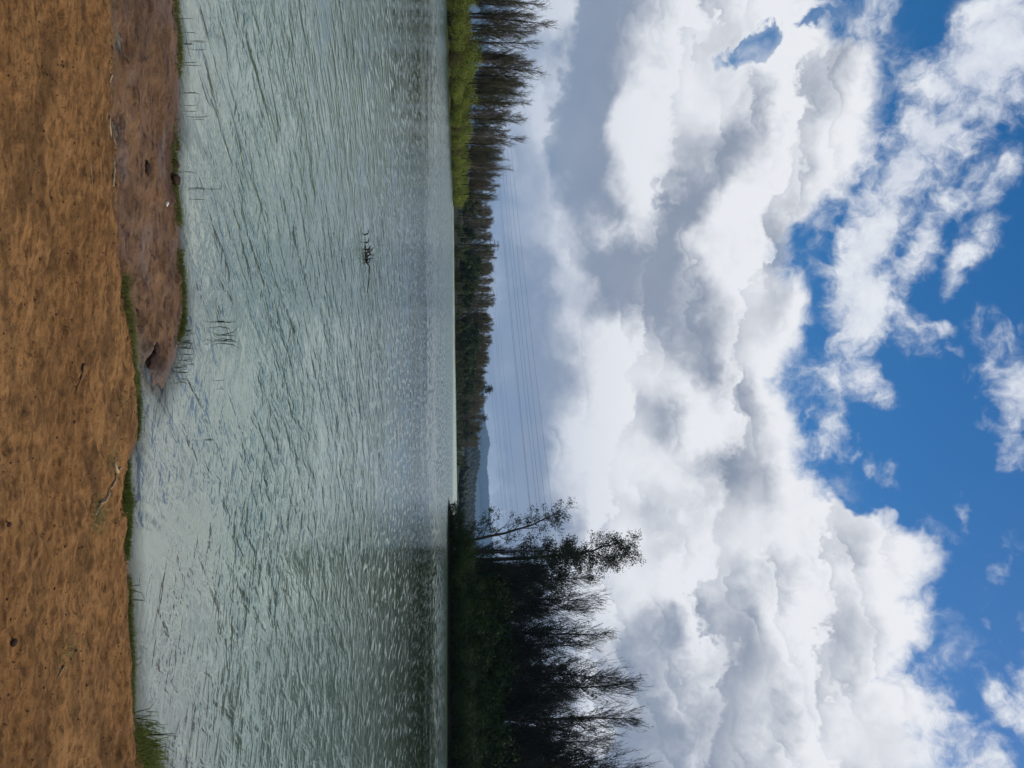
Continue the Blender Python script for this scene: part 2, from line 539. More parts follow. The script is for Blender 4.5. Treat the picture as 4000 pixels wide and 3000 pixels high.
def soil_mat():
    m, N, b = new_mat('bare soil and wet mud')
    geo = N.node('ShaderNodeNewGeometry')
    pos = geo.outputs['Position']
    at = N.node('ShaderNodeAttribute', attribute_name='mud')
    mud = V(N.t, at.outputs['Fac'])
    at2 = N.node('ShaderNodeAttribute', attribute_name='wet')
    wet = V(N.t, at2.outputs['Fac'])
    stretch = N.vmul(pos, (0.38, 1.0, 1.0))
    streak = N.noise(N.vmul(pos, (0.26, 1.0, 1.0)), 42.0, 4, 0.65)
    big = N.noise(stretch, 1.6, 4, 0.55)
    mid = N.noise(stretch, 9.0, 5, 0.6)
    fine = N.noise(pos, 70.0, 5, 0.65)
    grit = N.noise(pos, 230.0, 3, 0.6)
    soil = N.mix(big.ss(0.36, 0.64), (0.192, 0.093, 0.033), (0.270, 0.138, 0.051))
    soil = N.mix(mid.ss(0.46, 0.70) * 0.65, soil, (0.115, 0.058, 0.024))
    soil = N.mix(fine.ss(0.55, 0.8) * 0.55, soil, (0.36, 0.20, 0.085))
    soil = N.mix(fine.ss(0.46, 0.22) * 0.6, soil, (0.075, 0.038, 0.018))
    soil = N.mix(streak.ss(0.50, 0.68) * 0.70, soil, (0.075, 0.038, 0.017))
    soil = N.mix(streak.ss(0.44, 0.28) * 0.35, soil, (0.34, 0.185, 0.08))
    mott = N.noise(N.vmul(pos, (0.45, 1.0, 1.0)), 3.2, 4, 0.6, 0.6)
    dab = N.noise(N.vmul(pos, (0.36, 1.0, 1.0)), 32.0, 4, 0.65, 0.3)
    soil = N.mix(dab.ss(0.48, 0.66) * 0.55, soil, (0.058, 0.031, 0.015))
    soil = N.mix(dab.ss(0.46, 0.32) * 0.45, soil, (0.33, 0.18, 0.078))
    soil = N.mix(mott.ss(0.50, 0.64) * 0.62, soil, (0.080, 0.043, 0.020))
    mudc = N.mix(big.ss(0.4, 0.6), (0.085, 0.047, 0.025), (0.150, 0.082, 0.042))
    mudc = N.mix(mid.ss(0.5, 0.72) * 0.8, mudc, (0.075, 0.036, 0.028))
    mudc = N.mix(N.noise(stretch, 4.2, 3, 0.5).ss(0.56, 0.70) * 0.6, mudc, (0.16, 0.125, 0.11))
    mudc = N.mix(fine.ss(0.58, 0.8) * 0.5, mudc, (0.26, 0.15, 0.10))
    mudc = N.mix(dab.ss(0.51, 0.66) * 0.8, mudc, (0.026, 0.014, 0.010))
    mudc = N.mix(streak.ss(0.42, 0.28) * 0.5, mudc, (0.25, 0.135, 0.09))
    col = N.mix(mud * (0.62 + 0.38 * mott.ss(0.40, 0.58)), soil, mudc)
    col = N.mix(wet * 0.55, col, (0.045, 0.027, 0.017))
    N.link(col, b.inputs['Base Color'])
    r = 0.93 - mud * (0.30 + mid.ss(0.3, 0.6) * 0.18) - wet * 0.25
    N.link(r, b.inputs['Roughness'])
    N.link(mud * 0.05 + 0.05 + wet * 0.3, b.inputs['Specular IOR Level'])
    h = fine * 0.010 + grit * 0.004 + mid * 0.012
    bp = N.node('ShaderNodeBump')
    bp.inputs['Distance'].default_value = 1.0
    bp.inputs['Strength'].default_value = 0.9
    N.link(h, bp.inputs['Height']); N.link(bp.outputs[0], b.inputs['Normal'])
    return m


def water_mat():
    m, N, b = new_mat('turbid lake water')
    geo = N.node('ShaderNodeNewGeometry')
    pos = geo.outputs['Position']
    x, y, z = N.sep(pos)
    # gusts and slicks: the ripples are stronger in some patches
    gust = N.noise(N.vmul(pos, (0.5, 1.0, 1.0)), 0.22, 3, 0.55)
    gust2 = N.noise(N.vmul(pos, (0.02, 0.10, 1.0)), 1.0, 2, 0.5)
    slick = N.noise(N.vmul(pos, (0.8, 1.0, 1.0)), 0.9, 3, 0.6, 0.8)
    amp = gust.ss(0.30, 0.66, 0.50, 1.2) * gust2.ss(0.3, 0.7, 0.75, 1.2) * slick.ss(0.34, 0.56, 0.35, 1.1)
    # lee of the bank: calmer close to the near shore
    amp = amp * y.ss(4.2, 6.5, 0.6, 1.0) * (1.0 - y.ss(11.0, 24.0) * 0.5)
    def wave(ang, lam, along, detail, off, sharp=True):
        c, s = math.cos(R(ang)), math.sin(R(ang))
        u = (x * c + y * s) * (1.0 / lam)              # across the crests
        v = (y * c - x * s) * (1.0 / (lam * along))
        n = N.noise(N.comb(u, v, off), 1.0, detail, 0.5, 0.3) - 0.5
        # water crests are narrower than the troughs between them
        return (n - n.abs() * 0.75) if sharp else n
    far = y.ss(8.0, 70.0)
    h = wave(-33, 0.34, 3.6, 2.5, 0.0) * 0.052 + wave(-36, 0.14, 3.6, 3.0, 5.0) * 0.036 + wave(60, 0.22, 3.0, 3.0, 9.0) * 0.022 + wave(74, 0.07, 3.0, 2.0, 3.0) * 0.0075 + wave(88, 0.8, 4.0, 3.0, 7.0) * 0.10 * far + wave(84, 1.1, 3.0, 3.0, 11.0) * 0.10 * (y + (gust - 0.5) * 50.0).ss(34.0, 75.0)
    bp = N.node('ShaderNodeBump')
    bp.inputs['Distance'].default_value = 1.0
    bp.inputs['Strength'].default_value = 1.0
    N.link(h * amp, bp.inputs['Height'])
    # further out only the faces of the wavelets that lean towards the near shore are seen; they come in short flecks
    f1 = N.noise(N.comb(x * 6.0, y * 1.5, 2.0), 1.0, 2, 0.5).ss(0.53, 0.72)
    f2 = N.noise(N.comb(x * 3.0, y * 0.5, 4.0), 1.0, 2, 0.55).ss(0.42, 0.64)
    tilt = f1 * 0.17 * y.ss(8.0, 20.0) * (1.0 - y.ss(44.0, 66.0)) + (f2 * 0.26 + 0.045) * (y + (gust - 0.5) * 40.0).ss(32.0, 70.0)
    nrm = N.node('ShaderNodeVectorMath', operation='NORMALIZE')
    N.link(N.vadd(bp.outputs[0], N.comb(0.0, tilt * -1.0, 0.0)), nrm.inputs[0])
    N.link(nrm.outputs[0], b.inputs['Normal'])
    # silt stirred up at the margin, deep green further out, a pale film of algae along the far shore
    d1 = y.ss(4.0, 7.0)
    d2 = y.ss(8.0, 38.0)
    col = N.mix(d1, (0.15, 0.14, 0.12), (0.108, 0.148, 0.115))
    col = N.mix(d2, col, (0.022, 0.036, 0.020))
    col = N.mix((y + (gust - 0.5) * 40.0).ss(35.0, 100.0), col, (0.030, 0.046, 0.028))
    film = (y + gust * 20.0).ss(165.0, 235.0)
    col = N.mix(film * 0.9, col, (0.32, 0.37, 0.22))
    N.link(col, b.inputs['Base Color'])
    N.link((y + (gust - 0.5) * 30.0).ss(30.0, 110.0, 0.02, 0.20), b.inputs['Roughness'])
    b.inputs['Specular Tint'].default_value = (0.84, 1.0, 0.88, 1)
    b.inputs['IOR'].default_value = 3.4
    # the first hand's breadth of water is shallow enough to see the bottom
    dep = N.node('ShaderNodeAttribute', attribute_name='depth')
    fr = N.node('ShaderNodeFresnel'); fr.inputs['IOR'].default_value = 1.6
    N.link(bp.outputs[0], fr.inputs['Normal'])
    tr = N.node('ShaderNodeBsdfTransparent'); tr.inputs['Color'].default_value = (0.86, 0.82, 0.74, 1)
    mx = N.node('ShaderNodeMixShader')
    N.link((V(N.t, dep.outputs['Fac']) + V(N.t, fr.outputs[0])).clamp(), mx.inputs[0])
    N.link(tr.outputs[0], mx.inputs[1]); N.link(b.outputs[0], mx.inputs[2])
    N.link(mx.outputs[0], N.t.nodes['Material Output'].inputs['Surface'])
    return m


# ------------------------------------------------------------------ near shore
SHORE = [(-2.351, 4.864), (-2.102, 4.942), (-1.578, 4.926), (-1.416, 4.864), (-1.166, 4.887), (-1.004, 4.926), (-0.78, 4.966), (-0.555, 5.023),
         (-0.409, 5.023), (-0.257, 4.918), (-0.14, 4.841), (-0.026, 4.723), (0.023, 4.673), (-0.039, 4.583), (-0.103, 4.49), (-0.152, 4.40),
         (-0.186, 4.291), (-0.147, 4.267), (-0.073, 4.261), (0.076, 4.291), (0.226, 4.309), (0.30, 4.291), (0.37, 4.232), (0.414, 4.187),
         (0.509, 4.164), (0.56, 4.187), (0.636, 4.204), (0.779, 4.187), (0.898, 4.176), (1.05, 4.204), (1.221, 4.204), (1.402, 4.232),
         (1.654, 4.25), (1.808, 4.261), (1.934, 4.321), (2.159, 4.477), (2.426, 4.68)]
LAND = [(-60, 3.4), (-20, 4.2), (-8, 4.7), (-4, 4.75), (-2.9, 4.82)] + SHORE + [(3.2, 4.9), (5, 5.1), (9, 4.9), (20, 4.0), (60, 3.0), (60, -80), (-60, -80)]
MUD = [(-0.16, 4.20), (-0.332, 4.095), (-0.54, 4.056), (-0.763, 3.992), (-0.938, 3.95), (-1.14, 3.935), (-1.423, 3.899), (-1.73, 3.879), (-1.858, 3.865),
       (-2.4, 3.82), (-4, 3.7), (-8, 3.6), (-8, 5.6), (0.4, 5.6), (0.4, 4.5)]


def ground_height(X, Y):
    s = sdf(LAND, X, Y)
    md = sdf(MUD, X, Y) + (fbm(X, Y, 9, 4, 5) - 0.5) * 0.16
    mud = sstep(md, -0.10, 0.09)
    bank = sstep(s, -0.02, 0.03) * 0.022 + sstep(s, 0.02, 0.16) * 0.03 * (1 - mud) + sstep(s, 0.1, 1.6) * 0.05 * (1 - mud) + sstep(s, 1.0, 12.0) * 0.25
    bank = np.where(s < 0, s * 0.22, bank)
    n = (fbm(X * 0.55, Y, 3.0, 4, 1) - 0.5) * 0.05 + (fbm(X * 0.45, Y, 16.0, 4, 2, 0.6) - 0.5) * 0.024 + (fbm(X * 0.65, Y, 24.0, 3, 23, 0.6) - 0.5) * 0.026 + (fbm(X * 0.6, Y, 60.0, 2, 3) - 0.5) * 0.008
    crumbs = np.clip(fbm(X * 0.6, Y, 26.0, 2, 8) - 0.62, 0, 1) * 0.045
    pits = np.clip(fbm(X * 0.5, Y, 11.0, 2, 13) - 0.66, 0, 1) * 0.07
    n = n * (1.0 - 0.25 * mud) + crumbs - pits
    z = bank + n * sstep(s, -0.03, 0.12)
    # hoof-poked hollows in the soft mud
    for (hx, hy, r, d) in [(-0.36, 4.28, .035, .02), (-0.33, 4.17, .03, .018), (-0.13, 4.50, .06, .035), (-0.19, 4.56, .05, .03), (-0.31, 4.45, .045, .02), (-0.40, 4.41, .05, .022),
                           (-0.97, 4.15, .05, .02), (-1.0, 4.30, .04, .02), (-1.22, 4.44, .05, .02), (-1.55, 4.2, .06, .02), (-0.62, 4.3, .05, .018), (-0.75, 4.6, .05, .016), (-0.45, 4.7, .05, .02),
                           (-1.3, 4.05, .05, .02), (-1.75, 4.1, .07, .02), (-0.52, 4.16, .045, .02), (-0.24, 4.36, .04, .02)]:
        q = np.sqrt(((X - hx) / 1.5) ** 2 + (Y - hy) ** 2)
        z = z - d * np.exp(-(q / r) ** 2) + d * 0.5 * np.exp(-((q - r * 1.6) / (r * .5)) ** 2)
    return z, mud, s


def dense_axis(a, b, step, lo, hi):
    """fine spacing between a and b, growing geometrically out to lo and hi"""
    mid = np.arange(a, b, step)
    right, v, st = [], b, step
    while v < hi:
        right.append(v); st *= 1.18; v += st
    left, v, st = [], a, step
    while v > lo:
        st *= 1.18; v -= st; left.append(v)
    return np.array(left[::-1] + list(mid) + right + [hi])


def build_near_shore():
    gx = dense_axis(-2.75, 2.75, 0.0085, -60, 60)
    gy = dense_axis(2.75, 5.25, 0.0085, -80, 9)
    X, Y = np.meshgrid(gx, gy)
    Z, mud, s = ground_height(X, Y)
    me = grid_mesh('ground', X, Y, Z, soil_mat())
    for nm, arr in (('mud', mud), ('wet', np.clip(1.0 - s / (0.06 + 0.14 * fbm(X, Y, 5.0, 3, 31)), 0, 1) * (0.8 + 0.2 * mud) + np.where(s < 0, 1, 0))):
        a = me.attributes.new(nm, 'FLOAT', 'POINT')
        a.data.foreach_set('value', np.clip(arr, 0, 1).astype(np.float32).ravel())
    tag(link(bpy.data.objects.new('ground', me)), kind='structure')


def gz(x, y):
    z, _, _ = ground_height(np.array([[x]], float), np.array([[y]], float))
    return float(z[0, 0])


build_near_shore()

# lake: one sheet, the land rises through it
wx = dense_axis(-2.8, 2.8, 0.02, -7800, 7800)
wy = dense_axis(4.0, 5.5, 0.02, 3.0, 10400)
WX, WY = np.meshgrid(wx, wy)
wme = grid_mesh('water', WX, WY, WX * 0, water_mat())
wd = wme.attributes.new('depth', 'FLOAT', 'POINT')
wd.data.foreach_set('value', np.clip(np.where(WY > 9, 1.0, -ground_height(WX, WY)[0] / 0.07), 0, 1).astype(np.float32).ravel())
tag(link(bpy.data.objects.new('water', wme)), kind='structure')
bed = grid_mesh('lake_bed', *[a for a in np.meshgrid(np.array([-2600, 0, 2600.0]), np.array([8.0, 1000, 3400]))], np.full((3, 3), -1.2), plain_mat('lake bed silt', (0.06, 0.05, 0.035), (0.09, 0.075, 0.05), scale=0.5))
tag(link(bpy.data.objects.new('lake_bed', bed)), kind='structure')

# ------------------------------------------------------------------ far land
LEFT_POLY = [(-50.4, 101.9), (-47.2, 106), (-45.6, 115), (-44.1, 126), (-43.6, 139), (-43.6, 155), (-44.2, 176), (-44.2, 193), (-46, 200), (-54, 205), (-120, 212), (-260, 170), (-240, 60), (-120, 82), (-70, 94)]
HEAD_POLY = [(17.0, 117.8), (18.2, 112.7), (21.8, 110.4), (32, 108.4), (42, 108), (53.5, 108.1), (90, 104), (160, 98), (300, 120), (300, 300), (150, 260), (80, 190), (45, 160), (24, 130)]
FAR_POLY = [(-60, 211), (-48, 212), (-37.8, 229), (-24.8, 251), (-9, 277), (5.4, 328), (20, 360), (44, 403), (60, 440), (120, 470), (400, 480), (1200, 420), (2600, 300), (2600, 4500), (-2600, 4500), (-2600, 150), (-400, 190), (-150, 208)]


def bank_mat(name, c1, c2):
    m, N, b = new_mat(name)
    geo = N.node('ShaderNodeNewGeometry')
    n = N.noise(geo.outputs['Position'], 0.4, 6, 0.6)
    N.link(N.mix(n.ss(0.35, 0.65), c1, c2), b.inputs['Base Color'])
    b.inputs['Roughness'].default_value = 0.95
    b.inputs['Specular IOR Level'].default_value = 0.1
    return m


def left_h(X, Y):
    s = sdf(LEFT_POLY, X, Y)
    return np.where(s < 0, np.maximum(s * 0.3, -1.1), 0.12 + sstep(s, 0, 4) * 0.5 + sstep(s, 3, 40) * 2.0 + fbm(X, Y, 0.2, 3, 4) * 0.3 * sstep(s, 0, 3))


def head_h(X, Y):
    s = sdf(HEAD_POLY, X, Y)
    return np.where(s < 0, np.maximum(s * 0.3, -1.1), 0.1 + sstep(s, 0, 3) * 0.5 + sstep(s, 2, 30) * 3.2 + fbm(X, Y, 0.2, 3, 6) * 0.4 * sstep(s, 0, 3))


def far_h(X, Y):
    s = sdf(FAR_POLY, X, Y)
    z = 0.1 + sstep(s, 0, 6) * 0.5 + sstep(s, 4, 60) * 3.0 + sstep(s, 40, 260) * 3 + fbm(X, Y, 0.02, 3, 9) * 1.2 * sstep(s, 5, 30)
    # the valley at the head of the lake stays low
    v = np.exp(-((X - 70 - (Y - 400) * 0.12) / 60) ** 2) * sstep(Y, 380, 460)
    z = z * (1 - 0.7 * v)
    # nearer hill beyond the valley, falling away to the right
    ridge = np.interp(X, [-1200, -100, 120, 166, 214, 268, 356, 480, 840, 1600], [16, 16, 26, 36, 31, 26, 21, 20, 24, 32])
    z = z + (ridge - 3) * np.exp(-((Y - 1800) / 330.0) ** 2) * (0.92 + 0.16 * fbm(X, Y, 0.03, 3, 7))
    return np.where(s < 0, np.maximum(s * 0.3, -1.1), z)


RIDGE_X = [3 * v for v in [-3000, -1500, -700, -200, 0, 119, 166, 199, 233, 268, 328, 357, 427, 477, 556, 646, 795, 1093, 1490, 2200, 3200]]
RIDGE_Z = [3 * v for v in [95, 120, 88, 70, 74, 84, 90, 100, 104.5, 95.7, 91.7, 97, 101, 103, 109, 118, 121, 133, 133, 150, 120]]


def ridge_h(X, Y):
    z = np.interp(X, RIDGE_X, RIDGE_Z)
    f = np.exp(-((Y - 9000) / 1200.0) ** 2)
    return -3 + (z + 1.0) * f * (1 + 0.10 * (fbm(X, Y, 0.002, 4, 21) - 0.5) * (np.abs(Y - 9000) > 150))


def land(name, fn, gx, gy, mat):
    X, Y = np.meshgrid(gx, gy)
    return tag(link(bpy.data.objects.new(name, grid_mesh(name, X, Y, fn(X, Y), mat))), kind='structure')


bank_brown = bank_mat('bank soil', (0.05, 0.04, 0.022), (0.045, 0.06, 0.02))
land('left_bank', left_h, np.linspace(-260, -40, 150), np.linspace(60, 215, 150), bank_brown)
land('headland', head_h, np.linspace(14, 300, 180), np.linspace(96, 300, 120), bank_brown)
land('far_shore', far_h, np.concatenate([np.linspace(-2600, -170, 30), np.linspace(-160, 260, 140), np.linspace(275, 2600, 40)]),
     np.concatenate([np.linspace(150, 520, 150), np.linspace(530, 2300, 90), np.linspace(2400, 4400, 20)]), bank_mat('far ground', (0.016, 0.022, 0.012), (0.026, 0.032, 0.017)))
land('distant_hill', ridge_h, np.concatenate([np.linspace(-7600, -330, 50), np.linspace(-300, 3600, 330), np.linspace(3700, 7600, 30)]), np.linspace(6500, 10300, 70), bank_mat('distant wooded hill', (0.014, 0.020, 0.012), (0.022, 0.028, 0.017)))


# ------------------------------------------------------------------ trees
BARK_DARK = bark_mat('dark bark', (0.026, 0.021, 0.015), (0.060, 0.047, 0.034))
BARK_PALE = bark_mat('pale bark', (0.13, 0.105, 0.08), (0.24, 0.20, 0.16))
TWIG_BROWN = leaf_mat('brown twigs and dry needles', (0.078, 0.064, 0.040), (0.150, 0.124, 0.074), trans=0.18)
TWIG_OLIVE = leaf_mat('olive needles', (0.065, 0.066, 0.030), (0.140, 0.130, 0.062), trans=0.2)
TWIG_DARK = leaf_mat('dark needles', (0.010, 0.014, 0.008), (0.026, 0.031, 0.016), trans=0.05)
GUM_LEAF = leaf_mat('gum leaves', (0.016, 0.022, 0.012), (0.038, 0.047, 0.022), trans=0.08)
SHRUB_BRIGHT = leaf_mat('bright shrub leaves', (0.080, 0.118, 0.020), (0.270, 0.295, 0.060), trans=0.42)
SHRUB_RUSTY = leaf_mat('rusty shrub leaves', (0.09, 0.085, 0.03), (0.17, 0.13, 0.05), trans=0.3)
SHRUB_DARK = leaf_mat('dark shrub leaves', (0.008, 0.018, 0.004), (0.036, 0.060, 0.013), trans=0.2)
FOREST_BROWN = leaf_mat('leafless far wood', (0.110, 0.100, 0.060), (0.205, 0.182, 0.110), trans=0.2)
FOREST_GREEN = leaf_mat('forest leaves', (0.026, 0.044, 0.018), (0.066, 0.086, 0.034), trans=0.18)
FOREST_OLIVE = leaf_mat('olive forest leaves', (0.045, 0.055, 0.020), (0.095, 0.105, 0.040), trans=0.15)


def unit(a):
    return a / (np.linalg.norm(a, axis=-1, keepdims=True) + 1e-9)


def feather_tree(seed, H, r0, start=0.3, spread=2.6, nbr=70, asc=0.55, twigs=16, tl=(0.5, 1.3), tw=0.05, lean=0.0, top_fan=1.0, needles=0, sides=5, open_top=0.3):
    """straight tall tree with many ascending thin branches, nearly bare or with needle tufts; returns wood, crown"""
    rng = np.random.default_rng(seed)
    wood, crown = Geo(), Geo()
    n = 12
    t = np.linspace(0, 1, n)
    bend = rng.normal(size=2) * lean
    wob = np.cumsum(rng.normal(size=(n, 2)) * 0.05, 0) * (H / 14)
    P = np.stack([bend[0] * t ** 2 * H + wob[:, 0], bend[1] * t ** 2 * H + wob[:, 1], t * H * 0.94], 1)
    rad = r0 * (1 - t) ** 0.8 + 0.018
    wood.tube(P, rad, sides)
    sb, sdv = [], []
    for i in range(nbr):
        ti = start + (1 - start) * (rng.random() ** 0.85) * 0.99
        base = np.array([np.interp(ti, t, P[:, k]) for k in range(3)])
        a = rng.random() * 2 * math.pi
        u = (ti - start) / (1 - start)
        L = spread * (0.55 + 0.75 * rng.random()) * (1.0 - 0.45 * u) * (0.6 + 0.7 * math.sin(math.pi * min(1, u * 0.85 + 0.2)))
        asc_i = asc * (1.15 - 0.30 * u) * (0.65 + 0.7 * rng.random())
        out = np.array([math.cos(a), math.sin(a), 0.0])
        d0 = out * math.sin(asc_i * 1.3) + np.array([0, 0, math.cos(asc_i * 1.3)])
        d1 = out * math.sin(asc_i * 0.5) + np.array([0, 0, math.cos(asc_i * 0.5)])
        if u > 0.55: L *= 1.0 + 0.6 * top_fan * rng.random()
        Q = np.array([base, base + d0 * L * 0.35, base + d0 * L * 0.6 + d1 * L * 0.15, base + d0 * L * 0.6 + d1 * L * 0.55])
        rb = max(0.024, 0.36 * np.interp(ti, t, rad))
        wood.tube(Q, [rb, rb * 0.75, rb * 0.5, 0.010], 3, cap=False)
        m = int(twigs * (0.6 + 0.8 * rng.random()) * (1.0 - open_top * sstep(np.array(u), 0.25, 0.8)))
        s = 0.15 + 0.85 * rng.random(m)
        sp = np.stack([np.interp(s, [0, .35, .7, 1], Q[:, k]) for k in range(3)], 1)
        dd = unit(d1 * 0.9 + rng.normal(size=(m, 3)) * 0.42 + np.array([0, 0, 0.25]))
        sb.append(sp); sdv.append(dd)
    sb, sdv = np.concatenate(sb), np.concatenate(sdv)
    Ls = tl[0] + (tl[1] - tl[0]) * rng.random(len(sb))
    crown.slivers(sb, sdv, Ls, tw * (0.6 + 0.8 * rng.random(len(sb))), rng)
    # second generation: finer spray from the twig middles
    mid = sb + sdv * (Ls * 0.5)[:, None]
    k = 2
    mid2 = np.repeat(mid, k, 0)
    d2 = unit(np.repeat(sdv, k, 0) + rng.normal(size=mid2.shape) * 0.55)
    crown.slivers(mid2, d2, 0.25 + 0.45 * rng.random(len(mid2)), tw * 0.65, rng)
    if needles:
        mid = mid[mid[:, 2] < H * (0.60 + 0.28 * rng.random(len(mid)))]
        c = np.repeat(mid, needles, 0) + rng.normal(size=(len(mid) * needles, 3)) * 0.22
        crown.leaves(c, unit(rng.normal(size=c.shape)), 0.42, 0.10, rng, droop=-0.6)
    return wood, crown


def gum_tree(seed, path, r0, limbs, leaf_n=22, clump_r=0.6, density=1.0, fine=1.0):
    """trunk along a given path with listed limbs [(t, azimuth, length, rise)], leaf clumps at the limb ends"""
    rng = np.random.default_rng(seed)
    wood, crown = Geo(), Geo()
    P = np.asarray(path, float)
    n = 14
    tt = np.linspace(0, 1, n); src = np.linspace(0, 1, len(P))
    P = np.stack([np.interp(tt, src, P[:, k]) for k in range(3)], 1)
    P[1:-1] += rng.normal(size=(n - 2, 3)) * 0.07
    rad = r0 * (1 - tt) ** 0.7 + 0.03
    wood.tube(P, rad, 6)
    tips = [(P[-1], unit(P[-1] - P[-2]))]
    for (t0, a, L, rise) in limbs:
        b = np.array([np.interp(t0, tt, P[:, k]) for k in range(3)])
        out = np.array([math.cos(a), math.sin(a), 0])
        q, pts, d = b, [b], unit(out + np.array([0, 0, rise]))
        for j in range(5):
            d = unit(d + np.array([0, 0, 0.16]) + rng.normal(size=3) * 0.22)
            q = q + d * L / 5
            pts.append(q)
        rb = max(0.035, 0.42 * np.interp(t0, tt, rad))
        wood.tube(pts, np.linspace(rb, 0.018, 6), 4, cap=False)
        for j in range(2, 6):
            for _ in range(2):
                tips.append((pts[j], unit(d + rng.normal(size=3) * 0.8 + np.array([0, 0, 0.35]))))
    sb, sv = [], []
    for p, d in tips:
        L = (0.9 + 1.2 * rng.random()) * fine
        e = p + d * L
        wood.tube([p, p + d * L * 0.5 + rng.normal(size=3) * 0.08, e], [0.03, 0.02, 0.008], 3, cap=False)
        m = 6
        sb.append(np.repeat(e[None], m, 0) - d * rng.random((m, 1)) * L * 0.7); sv.append(unit(d + rng.normal(size=(m, 3)) * 0.6))
        if rng.random() < density:
            c = e + rng.normal(size=(leaf_n, 3)) * np.array([0.5, 0.5, 0.36]) * clump_r
            crown.leaves(c, unit(rng.normal(size=c.shape) + np.array([0, 0, 0.4])), 0.34, 0.13, rng, droop=0.8)
    crown.slivers(np.concatenate(sb), np.concatenate(sv), 0.4 + 0.6 * rng.random(len(tips) * 6), 0.035, rng)
    return wood, crown


def shrub(seed, rx, ry, h, n=900, leaf=(0.34, 0.20), lumps=7):
    """mound of leaves made of uneven lumps with shoots sticking out; returns stems, foliage"""
    rng = np.random.default_rng(seed)
    stems, fol = Geo(), Geo()
    cs = np.stack([rng.uniform(-rx, rx, lumps) * 0.75, rng.uniform(-ry, ry, lumps) * 0.75, rng.uniform(0.25, 0.85, lumps) * h], 1)
    rs = rng.uniform(0.35, 0.6, lumps) * min(rx, h)
    for k in range(lumps):
        stems.tube([(cs[k, 0] * 0.3, cs[k, 1] * 0.3, -0.1), (cs[k, 0] * 0.7, cs[k, 1] * 0.7, cs[k, 2] * 0.5), cs[k]], [0.06, 0.045, 0.02], 4, cap=False)
    w = rs ** 2 / (rs ** 2).sum()
    idx = rng.choice(lumps, n, p=w)
    d = unit(rng.normal(size=(n, 3)))
    r = rs[idx] * (0.62 + 0.45 * rng.random(n) ** 0.6)
    c = cs[idx] + d * r[:, None] * np.array([1.15, 1.15, 0.85])
    low = c[:, 2] < 0.05
    c[low, 2] = 0.05 + rng.random(low.sum()) * h * 0.3
    fol.leaves(c, unit(d + rng.normal(size=d.shape) * 0.4 + np.array([0, 0, 0.2])), leaf[0] * (0.6 + 0.8 * rng.random(n)), leaf[1], rng)
    k = n // 18
    j = rng.integers(0, n, k)
    fol.slivers(c[j], unit(d[j] + np.array([0, 0, 1.0])), 0.3 + 0.5 * rng.random(k), 0.07, rng)
    return stems, fol


def round_tree(seed, H, cr, n=700, leaf=(0.75, 0.45), trunk_frac=0.3, r0=0.18):
    """broad-leaved forest tree: trunk, a few limbs, crown of leaf clumps"""
    rng = np.random.default_rng(seed)
    wood, crown = Geo(), Geo()
    wood.tube([(0, 0, -0.3), (rng.normal() * .15, rng.normal() * .15, H * 0.35), (rng.normal() * .3, rng.normal() * .3, H * 0.8)], [r0, r0 * 0.7, 0.05], 5)
    L = 11
    cs = np.stack([rng.normal(size=L) * cr * 0.5, rng.normal(size=L) * cr * 0.5, H * (trunk_frac + (0.92 - trunk_frac) * rng.random(L))], 1)
    rs = cr * rng.uniform(0.35, 0.65, L)
    for k in range(L):
        wood.tube([(0, 0, cs[k, 2] * 0.6), cs[k] * np.array([.5, .5, .85]), cs[k]], [r0 * 0.4, r0 * 0.25, 0.03], 3, cap=False)
    idx = rng.integers(0, L, n)
    d = unit(rng.normal(size=(n, 3)))
    c = cs[idx] + d * (rs[idx] * (0.35 + 0.7 * rng.random(n)))[:, None]
    c[:, 2] = np.maximum(c[:, 2], 0.4)
    crown.leaves(c, unit(d + rng.normal(size=d.shape) * 0.7), leaf[0] * (0.6 + 0.8 * rng.random(n)), leaf[1], rng)
    return wood, crown


class Kind:
    """a tree or shrub model whose meshes are shared by all its copies"""
    def __init__(self, name, gw, wood_name, wood_mat, gc, crown_name, crown_mat):
        self.name = name
        self.parts = [(wood_name, gw.mesh(wood_name, wood_mat, True)), (crown_name, gc.mesh(crown_name, crown_mat))]

    def put(self, loc, rz, sc, label, cat, group=None, mats=None):
        r = tag(empty(self.name, loc, rz, sc), label, cat, group)
        for nm, me in self.parts:
            link(bpy.data.objects.new(nm, me), r)
        return r


def hgt(fn, x, y):
    return float(fn(np.array([[x]], float), np.array([[y]], float))[0, 0])


RNG = random.Random(11)

